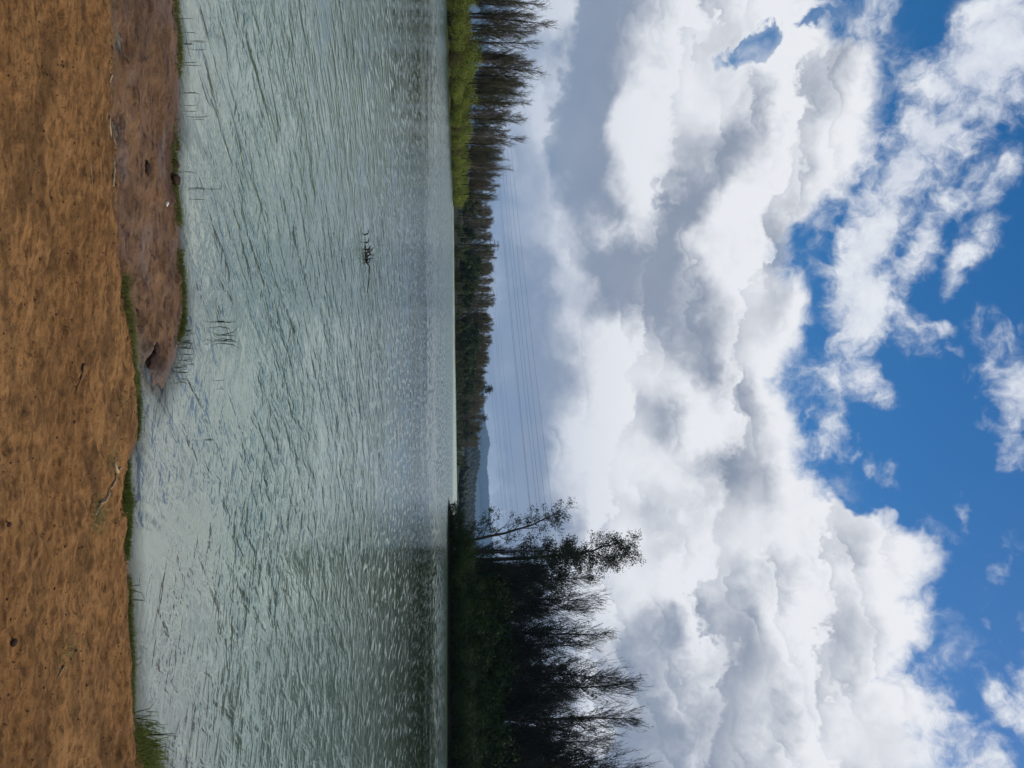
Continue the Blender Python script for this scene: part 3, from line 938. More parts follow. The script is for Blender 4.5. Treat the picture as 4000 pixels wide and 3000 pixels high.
# ---- left bank: row of tall thin, almost bare trees behind a belt of green shrubs
thin = []
for k in range(7):
    w_, c_r = feather_tree(100 + k, 13.0, 0.17, start=0.24 + 0.04 * (k % 3), spread=1.7 + 0.2 * (k % 3), nbr=58, asc=0.50, twigs=13, tw=0.045, lean=0.02, top_fan=1.3, open_top=0.62)
    thin.append(Kind('thin_tree', w_, 'trunk', BARK_PALE if k in (1, 4) else BARK_DARK, c_r, 'crown', TWIG_BROWN if k % 3 else TWIG_OLIVE))
G_LEFT = 'thin leafless trees along the left bank'
shared_left = 'thin brown nearly bare tree in the stand behind the left bank shrubs'
front = [(-52.6, 106.5, 13.6, 0, 'dark thin tree at the left picture border, foremost of the bare stand'), (-51.2, 108, 14.6, 2, 'tallest thin bare tree of the left stand, second from the picture border'),
         (-49.6, 112, 13.2, 3, None), (-48.0, 115, 12.4, 1, 'pale trunked thin tree above the rusty patch of left bank shrubs'), (-47.7, 117, 14.0, 5, None), (-46.9, 120.5, 12.6, 6, None),
         (-46.6, 128, 13.0, 2, None), (-46.0, 134, 13.6, 0, None), (-45.4, 141, 13.5, 4, None), (-45.2, 146, 12.0, 3, None), (-45.2, 155, 11.2, 6, None), (-44.9, 160, 12.6, 1, 'lone thin tree rising above the lower crowns left of the power lines'),
         (-45.2, 168, 10.8, 5, None), (-45.0, 175, 10.6, 2, None), (-44.9, 184, 11.2, 0, 'dark thin tree standing last before the left bank ends'), (-45.6, 190, 10.6, 3, None)]
for x, y, h, k, lab in front:
    thin[k].put((x, y, hgt(left_h, x, y) - 0.1), RNG.uniform(0, 6.28), (h / 13 * RNG.uniform(0.8, 1.0),) * 2 + (h / 13,), lab or shared_left, 'tree', G_LEFT)
for i in range(96):
    y = 103 + 92 * ((i % 48) + RNG.random()) / 48
    x0 = float(np.interp(y, [102, 115, 126, 155, 195], [-50.4, -45.6, -44.1, -43.6, -44.2]))
    x = x0 - 2.2 - RNG.random() ** 1.3 * 11
    h = RNG.uniform(9.5, 13.0) * (1.0 if y < 150 else 0.85)
    thin[RNG.randrange(7)].put((x, y, hgt(left_h, x, y) - 0.1), RNG.uniform(0, 6.28), (h / 13 * 0.95,) * 2 + (h / 13,), shared_left, 'tree', G_LEFT)

bush_b = []
for k in range(6):
    st, fo = shrub(200 + k, 2.2, 1.9, 2.6, 2400, (0.24, 0.12), 11)
    bush_b.append(Kind('shrub', st, 'stem', BARK_DARK, fo, 'foliage', SHRUB_RUSTY if k == 5 else SHRUB_BRIGHT))
G_LB = 'shrubs along the left bank'
for i in range(64):
    f = (i + 0.5 * RNG.random()) / 64
    y = 101.5 + 93 * f
    x0 = float(np.interp(y, [101.5, 106, 115, 126, 139, 155, 176, 195], [-50.6, -47.2, -45.6, -44.1, -43.6, -43.6, -44.2, -44.2]))
    row = i % 2
    x = x0 - 0.8 - row * 2.2 - RNG.random() * 0.6
    k = 5 if (i in (5, 6, 21, 22, 30)) else RNG.randrange(5)
    s = RNG.uniform(0.85, 1.2) * (1.12 if row else 0.8) * (1.0 if y < 140 else 0.82)
    lab = 'rusty brown shrub among the green shrubs of the left bank' if k == 5 else ('sunlit yellow green shrub of the back row on the left bank' if row else 'bright green shrub leaning over the water along the left bank')
    bush_b[k].put((x, y, hgt(left_h, x, y) - 0.1), RNG.uniform(0, 6.28), (s, s, s * RNG.uniform(0.85, 1.2)), lab, 'shrub', G_LB)

# ---- headland on the right: dark shrubs, gums and feathery pines against the light
pines = []
for k in range(7):
    w_, c_r = feather_tree(300 + k, 22.0, 0.26, start=0.16 + 0.04 * (k % 3), spread=3.3 + 0.4 * (k % 3), nbr=120, asc=0.55, twigs=18, tl=(0.6, 1.6), tw=0.055, lean=0.03, top_fan=1.5, needles=(3 if k % 2 else 2), open_top=0.6)
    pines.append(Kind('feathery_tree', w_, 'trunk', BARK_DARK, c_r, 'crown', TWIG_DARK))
G_HP = 'feathery trees on the right headland'
heads = [(31.2, 122, 24.6, 0, 'feathery dark tree next to the leafy gum on the right headland'), (34.6, 123, 26.0, 1, None), (36.6, 124.5, 24.0, 2, None), (39.6, 124, 27.4, 3, 'feathery dark tree with long forked leader near the middle of the headland'),
         (41.2, 122, 24.2, 4, None), (45.3, 122, 28.4, 5, 'feathery dark tree with dense broom like top on the headland'), (48.3, 122, 32.0, 6, 'tall feathery tree with open tip just left of the tallest headland tree'),
         (52.2, 120.5, 31.6, 0, 'tallest narrow feathery tree towards the right end of the headland'), (56.2, 120, 27.0, 2, None), (59.0, 120, 32.4, 1, 'feathery tree cut by the picture border on the headland')]
for x, y, h, k, lab in heads:
    pines[k].put((x, y, hgt(head_h, x, y) - 0.2), RNG.uniform(0, 6.28), ((h - 2.6) / 22 * 0.9,) * 2 + ((h - 2.6) / 22,), lab or 'feathery dark tree in the skyline row of the right headland', 'tree', G_HP)
for i in range(56):
    f = i / 55
    x = 27 + 37 * f + RNG.uniform(-0.8, 0.8)
    y = RNG.uniform(115.5, 131)
    h = RNG.uniform(9.5, 15.5) + 4.5 * sstep(np.array(f), 0.2, 0.9)
    pines[RNG.randrange(7)].put((x, y, hgt(head_h, x, y) - 0.2), RNG.uniform(0, 6.28), (h / 22,) * 2 + (h / 22,), 'feathery dark tree filling the wood on the right headland', 'tree', G_HP)

# leaning gum at the tip, tall leafy gum and bare saplings beside it
pathA = [(0, 0, -0.3), (-0.3, 0.3, 3.4), (-1.0, 0.6, 7.2), (-2.2, 0.7, 11.5), (-4.0, 0.6, 15.8)]
limbsA = [(0.16, 3.6, 4.4, 0.35), (0.24, 2.9, 4.6, 0.5), (0.30, 3.3, 3.6, 0.8), (0.2, 0.2, 3.4, 0.7), (0.42, 3.0, 4.4, 0.75), (0.46, 0.4, 3.0, 1.0), (0.52, 3.5, 4.6, 0.8), (0.60, 2.6, 4.0, 1.0), (0.66, 0.1, 3.2, 1.3), (0.72, 3.4, 3.8, 1.0), (0.8, 4.6, 3.0, 1.3), (0.84, 3.1, 3.2, 1.3), (0.9, 1.0, 2.4, 1.4), (0.95, 3.5, 2.4, 1.6)]
w_, c_r = gum_tree(401, pathA, 0.24, limbsA, 30, 0.75, 0.62)
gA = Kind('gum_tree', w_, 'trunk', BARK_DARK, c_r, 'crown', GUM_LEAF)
gA.put((23.3, 114.5, hgt(head_h, 23.3, 114.5)), 0, 1.0, 'leaning gum tree with open clumped crown at the headland tip', 'tree')
pathB = [(0, 0, -0.3), (0.15, 0, 8), (-0.2, 0.2, 15), (-0.9, 0.1, 21), (-2.4, 0, 26.0)]
rb = random.Random(5)
limbsB = [(0.42 + 0.54 * i / 25, rb.uniform(0, 6.28), rb.uniform(2.2, 4.4) * (1.1 - 0.35 * i / 25), rb.uniform(0.5, 1.5)) for i in range(26)]
w_, c_r = gum_tree(402, pathB, 0.32, limbsB, 44, 0.85, 0.85)
gB = Kind('gum_tree', w_, 'trunk', BARK_DARK, c_r, 'crown', GUM_LEAF)
gB.put((27.0, 119.5, hgt(head_h, 27.0, 119.5)), 0, 1.0, 'tall leafy gum tree with thick bare lower trunk on the headland', 'tree')
limbsC = [(0.45 + 0.5 * i / 13, rb.uniform(0, 6.28), rb.uniform(1.6, 3.0), rb.uniform(0.6, 1.4)) for i in range(14)]
w_, c_r = gum_tree(403, [(0, 0, -0.3), (0.1, 0, 6), (0.0, 0.2, 11), (-0.3, 0, 15.5)], 0.14, limbsC, 34, 0.75, 0.75)
gC = Kind('gum_tree', w_, 'trunk', BARK_DARK, c_r, 'crown', GUM_LEAF)
for x, y, s, lab in [(25.6, 117.5, 1.0, 'slim straight gum tree between the leaning gum and the tall gum'), (28.6, 121, 1.12, 'slim gum tree just right of the tall leafy gum'), (30.2, 118.5, 0.9, 'short slim gum tree below the first feathery headland tree')]:
    gC.put((x, y, hgt(head_h, x, y)), rb.uniform(0, 6.28), s, lab, 'tree', 'slim gums on the headland')

bush_d = []
for k in range(6):
    st, fo = shrub(500 + k, 2.6, 2.3, 3.2, 3000, (0.24, 0.12), 12)
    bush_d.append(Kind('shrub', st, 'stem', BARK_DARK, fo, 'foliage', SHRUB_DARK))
G_HB = 'dark shrubs on the headland shore'
for i in range(26):
    x = 19.8 + 42 * i / 25 + RNG.uniform(-0.5, 0.5)
    y0 = float(np.interp(x, [18, 21.8, 32, 53.5, 70], [112.7, 110.4, 108.4, 108.1, 106]))
    s = RNG.uniform(0.85, 1.1) * float(np.interp(x, [19, 24, 60], [0.6, 0.95, 1.1]))
    bush_d[RNG.randrange(6)].put((x, y0 + 1.3, hgt(head_h, x, y0 + 1.3) - 0.15), RNG.uniform(0, 6.28), s, 'dark green shrub overhanging the water along the right headland', 'shrub', G_HB)
for i in range(24):
    x = 23 + 40 * i / 23 + RNG.uniform(-0.7, 0.7)
    y = 112.6 + RNG.uniform(-0.5, 1.2)
    s = RNG.uniform(0.8, 1.45) * float(np.interp(x, [22, 30, 60], [0.75, 1.0, 1.2]))
    bush_d[RNG.randrange(6)].put((x, y, hgt(head_h, x, y)), RNG.uniform(0, 6.28), (s, s, s * 1.15), 'tall dark shrub of the second row on the right headland', 'shrub', G_HB)
for i in range(22):
    x = 26.5 + 37 * i / 21 + RNG.uniform(-0.7, 0.7)
    y = 117 + RNG.uniform(-0.8, 2.5)
    s = RNG.uniform(0.9, 2.0) * float(np.interp(x, [26, 34, 60], [0.75, 1.0, 1.2]))
    bush_d[RNG.randrange(6)].put((x, y, hgt(head_h, x, y)), RNG.uniform(0, 6.28), (s, s, s * 1.35), 'large dark bush under the trees of the right headland', 'shrub', G_HB)
st, fo = shrub(520, 1.2, 0.9, 1.9, 420, (0.22, 0.12), 6)
Kind('shrub', st, 'stem', BARK_DARK, fo, 'foliage', SHRUB_DARK).put((18.5, 114.0, 0.0), 0, 1.0, 'small loose bush at the very tip of the headland against the far shore', 'shrub')

# ---- wood across the lake
wood_a, wood_b, wood_c = [], [], []
for k in range(4):
    w_, c_r = feather_tree(600 + k, 10.0, 0.14, start=0.15, spread=1.9, nbr=44, asc=0.5, twigs=9, tl=(0.6, 1.4), tw=0.10, sides=4)
    wood_a.append(Kind('forest_tree', w_, 'trunk', BARK_PALE if k == 2 else BARK_DARK, c_r, 'crown', FOREST_BROWN if k % 4 else TWIG_OLIVE))
    w_, c_r = round_tree(620 + k, 8.0, 2.7, 900)
    wood_b.append(Kind('forest_tree', w_, 'trunk', BARK_DARK, c_r, 'crown', FOREST_GREEN))
    w_, c_r = round_tree(640 + k, 5.0, 2.0, 600, (0.55, 0.32), 0.1)
    wood_c.append(Kind('forest_tree', w_, 'trunk', BARK_DARK, c_r, 'crown', FOREST_OLIVE))
FS = [(-50, 212), (-37.8, 229), (-24.8, 251), (-9, 277), (5.4, 328), (20, 360), (44, 403)]
fl = np.array(FS); seg = np.concatenate([[0], np.cumsum(np.hypot(*np.diff(fl, axis=0).T))])
def on_shore(f, inland):
    s = f * seg[-1]
    x, y = np.interp(s, seg, fl[:, 0]), np.interp(s, seg, fl[:, 1])
    return x - inland * 0.55, y + inland * 0.83
G_F = 'trees of the wood across the lake'
def ftop(f): return float(np.interp(f, [0, 0.15, 0.3, 0.45, 0.6, 0.75, 0.9, 1.0], [11.6, 12.8, 13.8, 13.2, 13.4, 13.2, 12.6, 11.0]))
for i in range(250):                                   # brown bare trees on the slope
    f = (i % 125 + RNG.random()) / 125
    inl = RNG.uniform(9, 46)
    x, y = on_shore(f, inl)
    z = hgt(far_h, x, y)
    h = max(6.0, ftop(f) - z + RNG.uniform(-1.2, 0.7) - 0.02 * inl)
    wood_a[RNG.randrange(4)].put((x, y, z - 0.2), RNG.uniform(0, 6.28), (h / 10 * 1.05,) * 2 + (h / 10,), 'bare brown tree in the dense wood across the lake', 'tree', G_F)
for i in range(62):                                    # dark evergreens in front, thickest in the middle
    f = min(0.99, max(0.0, RNG.gauss(0.36, 0.17))) if i > 14 else RNG.uniform(0, 0.95)
    inl = RNG.uniform(2, 12) + (RNG.random() < 0.3) * RNG.uniform(0, 16)
    x, y = on_shore(f, inl)
    s = RNG.uniform(0.65, 1.1)
    wood_b[RNG.randrange(4)].put((x, y, hgt(far_h, x, y) - 0.2), RNG.uniform(0, 6.28), s, 'dark evergreen tree at the foot of the wood across the lake', 'tree', G_F)
for i in range(40):                                    # low olive growth along the water
    f = (i + RNG.random()) / 40
    x, y = on_shore(f, RNG.uniform(0.8, 3.0))
    s = RNG.uniform(0.5, 0.8)
    wood_c[RNG.randrange(4)].put((x, y, hgt(far_h, x, y) - 0.1), RNG.uniform(0, 6.28), s, 'low olive green tree at the water edge below the far wood', 'tree', G_F)
w_, c_r = gum_tree(661, [(0, 0, -0.3), (0.1, 0, 6), (0, 0.1, 11), (0.1, 0, 14.6)], 0.2, [(0.62 + 0.36 * i / 9, rb.uniform(0, 6.28), rb.uniform(0.8, 1.5), 0.8) for i in range(10)], 40, 0.8, 1.0)
x, y = on_shore(0.66, 14)
Kind('forest_tree', w_, 'trunk', BARK_DARK, c_r, 'crown', FOREST_GREEN).put((x, y, hgt(far_h, x, y)), 0, 0.95, 'slender tree standing clear above the far wood skyline', 'tree')
w_, c_r = gum_tree(662, [(0, 0, -0.3), (0.1, 0, 6), (0.3, 0.1, 12.5)], 0.16, [(0.7 + 0.28 * i / 6, rb.uniform(0, 6.28), rb.uniform(0.9, 1.4), 0.8) for i in range(7)], 26, 0.7, 0.9)
x, y = on_shore(0.80, 12)
Kind('forest_tree', w_, 'trunk', BARK_DARK, c_r, 'crown', FOREST_GREEN).put((x, y, hgt(far_h, x, y)), 0, 1.0, 'small lone tree with tufted top at the low end of the far wood', 'tree')

# ---- woodland too far away to tell the trees apart
def canopy(name, fn, xs, ys, n, size, mat, label, seed, keep=None):
    rng = np.random.default_rng(seed)
    X, Y = rng.uniform(*xs, n), rng.uniform(*ys, n)
    if keep is not None:
        k = keep(X, Y); X, Y = X[k], Y[k]
    n = len(X)
    Z = fn(X[None], Y[None])[0]
    ok = Z > 0.6
    X, Y, Z = X[ok], Y[ok], Z[ok]; n = len(X)
    bm = bmesh.new(); bmesh.ops.create_icosphere(bm, subdivisions=1, radius=1)
    bv = np.array([v.co for v in bm.verts]); bf = np.array([[v.index for v in f.verts] for f in bm.faces]); bm.free()
    g = Geo()
    s = size * rng.uniform(0.6, 1.25, n)
    hh = s * rng.uniform(0.9, 1.7, n)
    v = bv[None] * np.stack([s, s, hh], -1)[:, None] * rng.uniform(0.7, 1.25, (n, len(bv), 1)) + np.stack([X, Y, Z + hh * 0.45], -1)[:, None]
    f = bf[None] + (np.arange(n) * len(bv))[:, None, None]
    g.add(v, None, f.reshape(-1, 3))
    tag(g.obj(name, mat), label, 'woodland', kind='stuff')
HILL_LEAF = leaf_mat('far canopy', (0.008, 0.014, 0.008), (0.018, 0.025, 0.013), trans=0.0)
canopy('woodland', far_h, (-300, 900), (1350, 1950), 14000, 4.0, HILL_LEAF, 'dark wooded hill at the head of the lake beyond the far wood', 31)
canopy('woodland', far_h, (56, 420), (430, 640), 1500, 2.2, HILL_LEAF, 'low dark scrub along the head of the lake beside the headland', 33, lambda X, Y: sdf(FAR_POLY, X, Y) > 3)
canopy('woodland', ridge_h, (-450, 3700), (8300, 9150), 12000, 16.0, HILL_LEAF, 'blue hazy wooded ridge on the skyline', 32)

# ------------------------------------------------------------------ pylons and power lines
STEEL = plain_mat('galvanised steel', (0.20, 0.21, 0.22), (0.28, 0.29, 0.30), 0.6, 1.0)
CABLE = plain_mat('weathered cable', (0.07, 0.075, 0.08), (0.11, 0.115, 0.12), 0.6, 1.0)


def pylon(loc, H, rz, label):
    root = tag(empty('pylon', loc, rz), label, 'pylon', 'lattice pylons behind the wood')
    def half(z): return 2.6 * (1 - z / H) ** 1.1 + 0.35
    zs = np.linspace(0, 1, 9) ** 0.8 * H
    for sx, sy in ((1, 1), (-1, 1), (-1, -1), (1, -1)):
        g = Geo(); g.tube([(sx * half(z), sy * half(z), z) for z in zs], [0.16] * 9, 4); g.obj('leg', STEEL, root)
    g = Geo()
    C4 = [(1, 1), (-1, 1), (-1, -1), (1, -1)]
    for a, b in zip(zs[:-1], zs[1:]):
        for k in range(4):
            (x0, y0), (x1, y1) = C4[k], C4[(k + 1) % 4]
            g.tube([(x0 * half(a), y0 * half(a), a), (x1 * half(b), y1 * half(b), b)], [0.07] * 2, 3)
            g.tube([(x1 * half(a), y1 * half(a), a), (x0 * half(b), y0 * half(b), b)], [0.07] * 2, 3)
    g.obj('lattice_bracing', STEEL, root)
    for z, w in ((H * 0.74, 3.6), (H * 0.85, 4.4), (H * 0.95, 3.2)):
        g = Geo()
        g.tube([(-w, 0, z), (0, 0.3, z + 0.7), (w, 0, z)], [0.12, 0.16, 0.12], 4)
        g.tube([(-w, 0, z), (0, 0, z - 0.3), (w, 0, z)], [0.12, 0.16, 0.12], 4)
        arm = g.obj('cross_arm', STEEL, root)
        for s in (-1, 1):
            g = Geo(); g.tube([(s * w, 0, z), (s * w, 0, z - 1.1)], [0.12, 0.12], 5); g.obj('insulator', STEEL, arm)


pylon((-93.0, 520, 4.5), 23.8, 0.5, 'lattice pylon whose top shows above the left part of the far wood')
pylon((-73.5, 640, 5.0), 25.6, 0.5, 'lattice pylon whose top shows above the middle of the far wood')


def wire(a, b, sag, r, label, group):
    a, b = np.array(a, float), np.array(b, float)
    d = b - a
    a, b = a - d * 0.75, b + d * 0.45            # on to the masts outside the view or behind the trees
    t = np.linspace(0, 1, 40)
    P = a + (b - a) * t[:, None]
    P[:, 2] -= sag * 4 * t * (1 - t) - sag * 4 * 0.34 * 0.66
    g = Geo(); g.tube(P, [r] * 40, 5)
    tag(g.obj('power_line', CABLE, smooth=True), label, 'power line', group)


UP = [((-81.3, 350, 27.45), (37.3, 240, 29.87)), ((-81.3, 350, 25.59), (37.3, 240, 27.86)), ((-81.2, 350, 23.73), (37.3, 240, 26.34)), ((-81.2, 350, 22.45), (37.2, 240, 25.21)), ((-81.2, 350, 20.59), (37.2, 240, 23.21)), ((-81.2, 350, 19.9), (37.2, 240, 22.97))]
un = ['topmost cable of the upper bundle of power lines', 'second cable from the top in the upper bundle of power lines', 'third cable from the top in the upper bundle of power lines', 'fourth cable from the top in the upper bundle of power lines', 'upper of the close pair under the upper power line bundle', 'lower of the close pair under the upper power line bundle']
for (a, b), lab in zip(UP, un):
    wire(a, b, 1.2, 0.034, lab, 'upper bundle of power lines')
LO = [((12.6, 380, 18.18), (49.5, 320, 18.98)), ((12.6, 380, 19.43), (49.5, 320, 20.15)), ((12.6, 380, 20.19), (49.5, 320, 20.68)), ((12.6, 380, 22.21), (49.6, 320, 22.17)), ((12.6, 380, 23.09), (49.6, 320, 22.91)), ((12.6, 380, 24.98), (49.6, 320, 25.04))]
ln = ['lowest cable of the lower bundle of power lines', 'second lowest cable of the lower bundle of power lines', 'third lowest cable of the lower bundle of power lines', 'third highest cable of the lower bundle of power lines', 'second highest cable of the lower bundle of power lines', 'highest cable of the lower bundle of power lines']
for (a, b), lab in zip(LO, ln):
    d = np.array(b) - np.array(a)
    wire(np.array(a) - d * 1.3, b, 0.8, 0.030, lab, 'lower bundle of power lines')

# ------------------------------------------------------------------ grass and small things on the near shore
GRASS = leaf_mat('shore grass', (0.060, 0.085, 0.018), (0.190, 0.210, 0.058), trans=0.35)
GRASS_DRY = leaf_mat('dry grass', (0.20, 0.19, 0.07), (0.36, 0.31, 0.15), trans=0.3)
GRASS_PALE = leaf_mat('yellowing grass', (0.12, 0.13, 0.035), (0.26, 0.25, 0.085), trans=0.3)
REED = leaf_mat('reed', (0.020, 0.035, 0.015), (0.05, 0.065, 0.025), trans=0.1)
STRAW = plain_mat('pale dead wood', (0.22, 0.15, 0.08), (0.36, 0.26, 0.15), 0.85, 30)
WETWOOD = plain_mat('wet dark wood', (0.018, 0.015, 0.012), (0.04, 0.033, 0.026), 0.5, 30)


def blades(g, rng, base, h, w, lean=0.5, curl=0.5):
    """curved blades of two quads and a tip"""
    base = np.asarray(base); n = len(base)
    h = np.broadcast_to(h, n)[:, None]; w = np.broadcast_to(w, n)[:, None]
    a = rng.uniform(0, 2 * math.pi, n)
    out = np.stack([np.cos(a), np.sin(a), np.zeros(n)], 1)
    ln_ = (np.abs(rng.normal(size=(n, 1))) * lean)
    side = np.stack([-np.sin(a + 1.0), np.cos(a + 1.0), np.zeros(n)], 1)
    up = np.array([0, 0, 1.0])
    p1 = base + (up + out * ln_ * 0.5) * h * 0.5
    p2 = base + (up * (1.0 - 0.25 * curl * np.minimum(ln_, 1)) + out * ln_ * (0.8 + curl)) * h
    v = np.stack([base - side * w, base + side * w, p1 - side * w * 0.7, p1 + side * w * 0.7, p2], 1)
    o = (np.arange(n) * 5)[:, None]
    g.add(v, np.array([[0, 1, 3, 2]]) + o, np.array([[2, 3, 4]]) + o)


def along(poly, n, rng, spread, lo=0.0, hi=1.0, shift=0.0):
    P = np.asarray(poly, float)
    s = np.concatenate([[0], np.cumsum(np.hypot(*np.diff(P, axis=0).T))])
    u = (lo + (hi - lo) * rng.random(n)) * s[-1]
    x, y = np.interp(u, s, P[:, 0]), np.interp(u, s, P[:, 1])
    return x + rng.normal(size=n) * spread * 0.6, y + shift + rng.normal(size=n) * spread


def grass_strip(poly, n, spread, h, w, mat, label, seed, shift=0.0, patchy=0.45, lean=0.55):
    rng = np.random.default_rng(seed)
    x, y = along(poly, n, rng, spread, shift=shift)
    keep = vnoise(x * 5.5, y * 3.0, seed) > patchy - 0.25 * rng.random(n)
    x, y = x[keep], y[keep]
    z, _, s = ground_height(x[None], y[None])
    z = np.maximum(z[0], -0.01) - 0.004
    g = Geo()
    hh = h * (0.35 + 0.9 * rng.random(len(x))) * (0.55 + 0.9 * vnoise(x * 4, y * 4, seed + 3))
    blades(g, rng, np.stack([x, y, z], 1), hh, w * (0.6 + 0.8 * rng.random(len(x))), lean)
    tag(g.obj('grass', mat), label, 'grass', kind='stuff')


grass_strip([(-3.6, 4.76), (-2.9, 4.80)] + SHORE[:8], 7000, 0.026, 0.030, 0.0022, GRASS, 'dark green grass fringe along the water side of the wet mud', 41, shift=-0.035, patchy=0.50)
grass_strip([(-0.62, 5.0), (-0.409, 5.0), (-0.257, 4.90)], 1100, 0.025, 0.032, 0.0024, GRASS, 'sparse dark grass near the tip of the mud spit', 42, shift=-0.02)
grass_strip([(-0.55, 4.08), (-0.30, 4.15), (-0.16, 4.22), (-0.06, 4.235), (0.05, 4.25)], 2000, 0.022, 0.034, 0.0022, GRASS_PALE, 'pale yellow green grass on the soil edge beside the little inlet', 43, shift=-0.02, patchy=0.25, lean=0.8)
grass_strip(SHORE[18:24], 1600, 0.012, 0.032, 0.0024, GRASS, 'short green grass on the soil edge in the middle of the shore', 44, shift=-0.02, patchy=0.5)
grass_strip(SHORE[23:29], 2200, 0.026, 0.034, 0.0022, GRASS, 'green grass patch behind the bent driftwood stick', 45, shift=-0.03, patchy=0.25)
grass_strip(SHORE[28:37], 3600, 0.017, 0.028, 0.0022, GRASS, 'green grass fringe along the right part of the shore', 46, shift=-0.025, patchy=0.46)
grass_strip([(-2.4, 3.84), (-1.5, 3.88), (-0.95, 3.94), (-0.55, 4.05)], 260, 0.03, 0.025, 0.002, GRASS_PALE, 'scattered short pale grass along the foot of the soil bank', 47, patchy=0.55)

# dense tuft in the right corner and tufts along the fringe
def tuft(x, y, n, r, h, mat, label, seed, name='grass_tuft', group=None, lean=0.6, w=0.003):
    rng = np.random.default_rng(seed)
    b = np.stack([rng.normal(size=n) * r, rng.normal(size=n) * r, np.zeros(n) - 0.006], 1)
    g = Geo()
    blades(g, rng, b, h * (0.4 + 0.7 * rng.random(n)), w, lean)
    root = g.obj(name, mat)
    root.location = (x, y, max(gz(x, y), -0.005))
    return tag(root, label, 'grass tuft' if name == 'grass_tuft' else 'reeds', group)


tuft(2.05, 4.36, 600, 0.075, 0.085, GRASS, 'big dense green grass tuft in the right corner of the shore', 51, group='grass tufts')
tuft(2.22, 4.45, 500, 0.08, 0.10, GRASS, 'green grass tuft at the picture border beside the big tuft', 52, group='grass tufts')
tuft(1.90, 4.29, 250, 0.04, 0.06, GRASS, 'smaller grass tuft left of the big tuft in the right corner', 53, group='grass tufts')
tuft(0.60, 4.08, 420, 0.03, 0.045, GRASS, 'low green grass tuft just behind the bent driftwood', 54, group='grass tufts')
tuft(0.60, 3.70, 90, 0.035, 0.06, GRASS_DRY, 'dry straw tuft at the near end of the bent driftwood', 55, group='dry tufts', lean=1.4, w=0.0022)
tuft(0.36, 3.88, 40, 0.03, 0.06, GRASS_DRY, 'few dry straw loops left of the bent driftwood', 56, group='dry tufts', lean=1.8, w=0.0022)
tuft(1.13, 3.39, 34, 0.03, 0.035, GRASS_DRY, 'little heap of dry straw on bare soil at the right', 57, group='dry tufts', lean=2.0, w=0.002)
tuft(0.10, 4.06, 30, 0.04, 0.03, GRASS_DRY, 'dry straw strands on soil near the inlet', 58, group='dry tufts', lean=1.8, w=0.002)

# reeds and stalks standing in the shallow water
def reed_clump(x, y, n, h, r, seed, label, group, w=0.0035, lean=0.35):
    rng = np.random.default_rng(seed)
    root = tag(empty('reed_clump', (x, y, 0)), label, 'reeds', group)
    for k in range(n):
        b = rng.normal(size=2) * r
        a = rng.uniform(0, 6.28); L = h * rng.uniform(0.5, 1.1); q = abs(rng.normal()) * lean
        g = Geo()
        P = [(b[0], b[1], -0.05), (b[0] + math.cos(a) * q * L * 0.4, b[1] + math.sin(a) * q * L * 0.4, L * 0.6), (b[0] + math.cos(a) * q * L * 1.1, b[1] + math.sin(a) * q * L * 1.1, L * (1 - 0.25 * q))]
        g.tube(P, [w, w * 0.8, w * 0.2], 4)
        g.obj('reed_stalk', REED, root, True)
    return root


reed_clump(-0.33, 5.83, 6, 0.13, 0.03, 61, 'larger clump of dark reeds standing out in the water past the spit', 'reed clumps')
reed_clump(-0.42, 5.79, 4, 0.12, 0.03, 62, 'clump of slanting reeds just left of the larger clump', 'reed clumps')
reed_clump(-0.47, 5.72, 2, 0.06, 0.015, 63, 'two short reeds leftmost of the reeds beyond the spit', 'reed clumps')
stalks = [(-2.31, 5.03), (-2.17, 5.05), (-2.26, 5.12), (-2.29, 5.31), (-2.23, 5.29), (-2.04, 5.07), (-1.87, 5.10), (-1.90, 5.17), (-1.76, 5.26), (-1.79, 5.34), (-1.38, 5.10), (-1.31, 5.26), (-1.25, 5.26), (-1.78, 5.14), (-1.34, 5.53)]
for i, (x, y) in enumerate(stalks):
    reed_clump(x, y, 1 + i % 2, 0.06 + 0.02 * (i % 3), 0.012, 70 + i, 'thin single stalk poking out of the shallows left of the spit', 'stalks in the shallows left of the spit', 0.0022, 0.25)
for i, (x, y) in enumerate([(-0.344, 5.07), (-0.279, 5.095), (-0.213, 5.07), (-0.166, 5.14), (-0.113, 5.03), (-0.10, 4.92), (-0.05, 5.0), (-0.25, 5.02)]):
    reed_clump(x, y, 6, 0.045, 0.02, 90 + i, 'low dark weeds in the water off the tip of the mud spit', 'weeds off the spit', 0.002, 0.6)
for i, (x, y, n, h, lab) in enumerate([(0.39, 5.53, 3, 0.05, 'dark twiggy sprig in open water right of the inlet'), (-0.02, 5.79, 2, 0.05, 'small sprig standing in water beyond the inlet'), (0.14, 4.36, 2, 0.06, 'single reed at the soil edge right of the inlet'),
                                      (1.115, 4.25, 5, 0.09, 'dark seed head plant leaning over the water at the right shore'), (1.505, 4.25, 2, 0.07, 'two stalks on the right shore fringe'), (1.80, 4.29, 5, 0.20, 'long thin blades arching over the water left of the corner tuft'), (1.95, 4.40, 6, 0.20, 'long blades leaning out of the corner tuft')]):
    reed_clump(x, y, n, h, 0.02, 110 + i, lab, 'sprigs along the shore', 0.0025, 0.7)

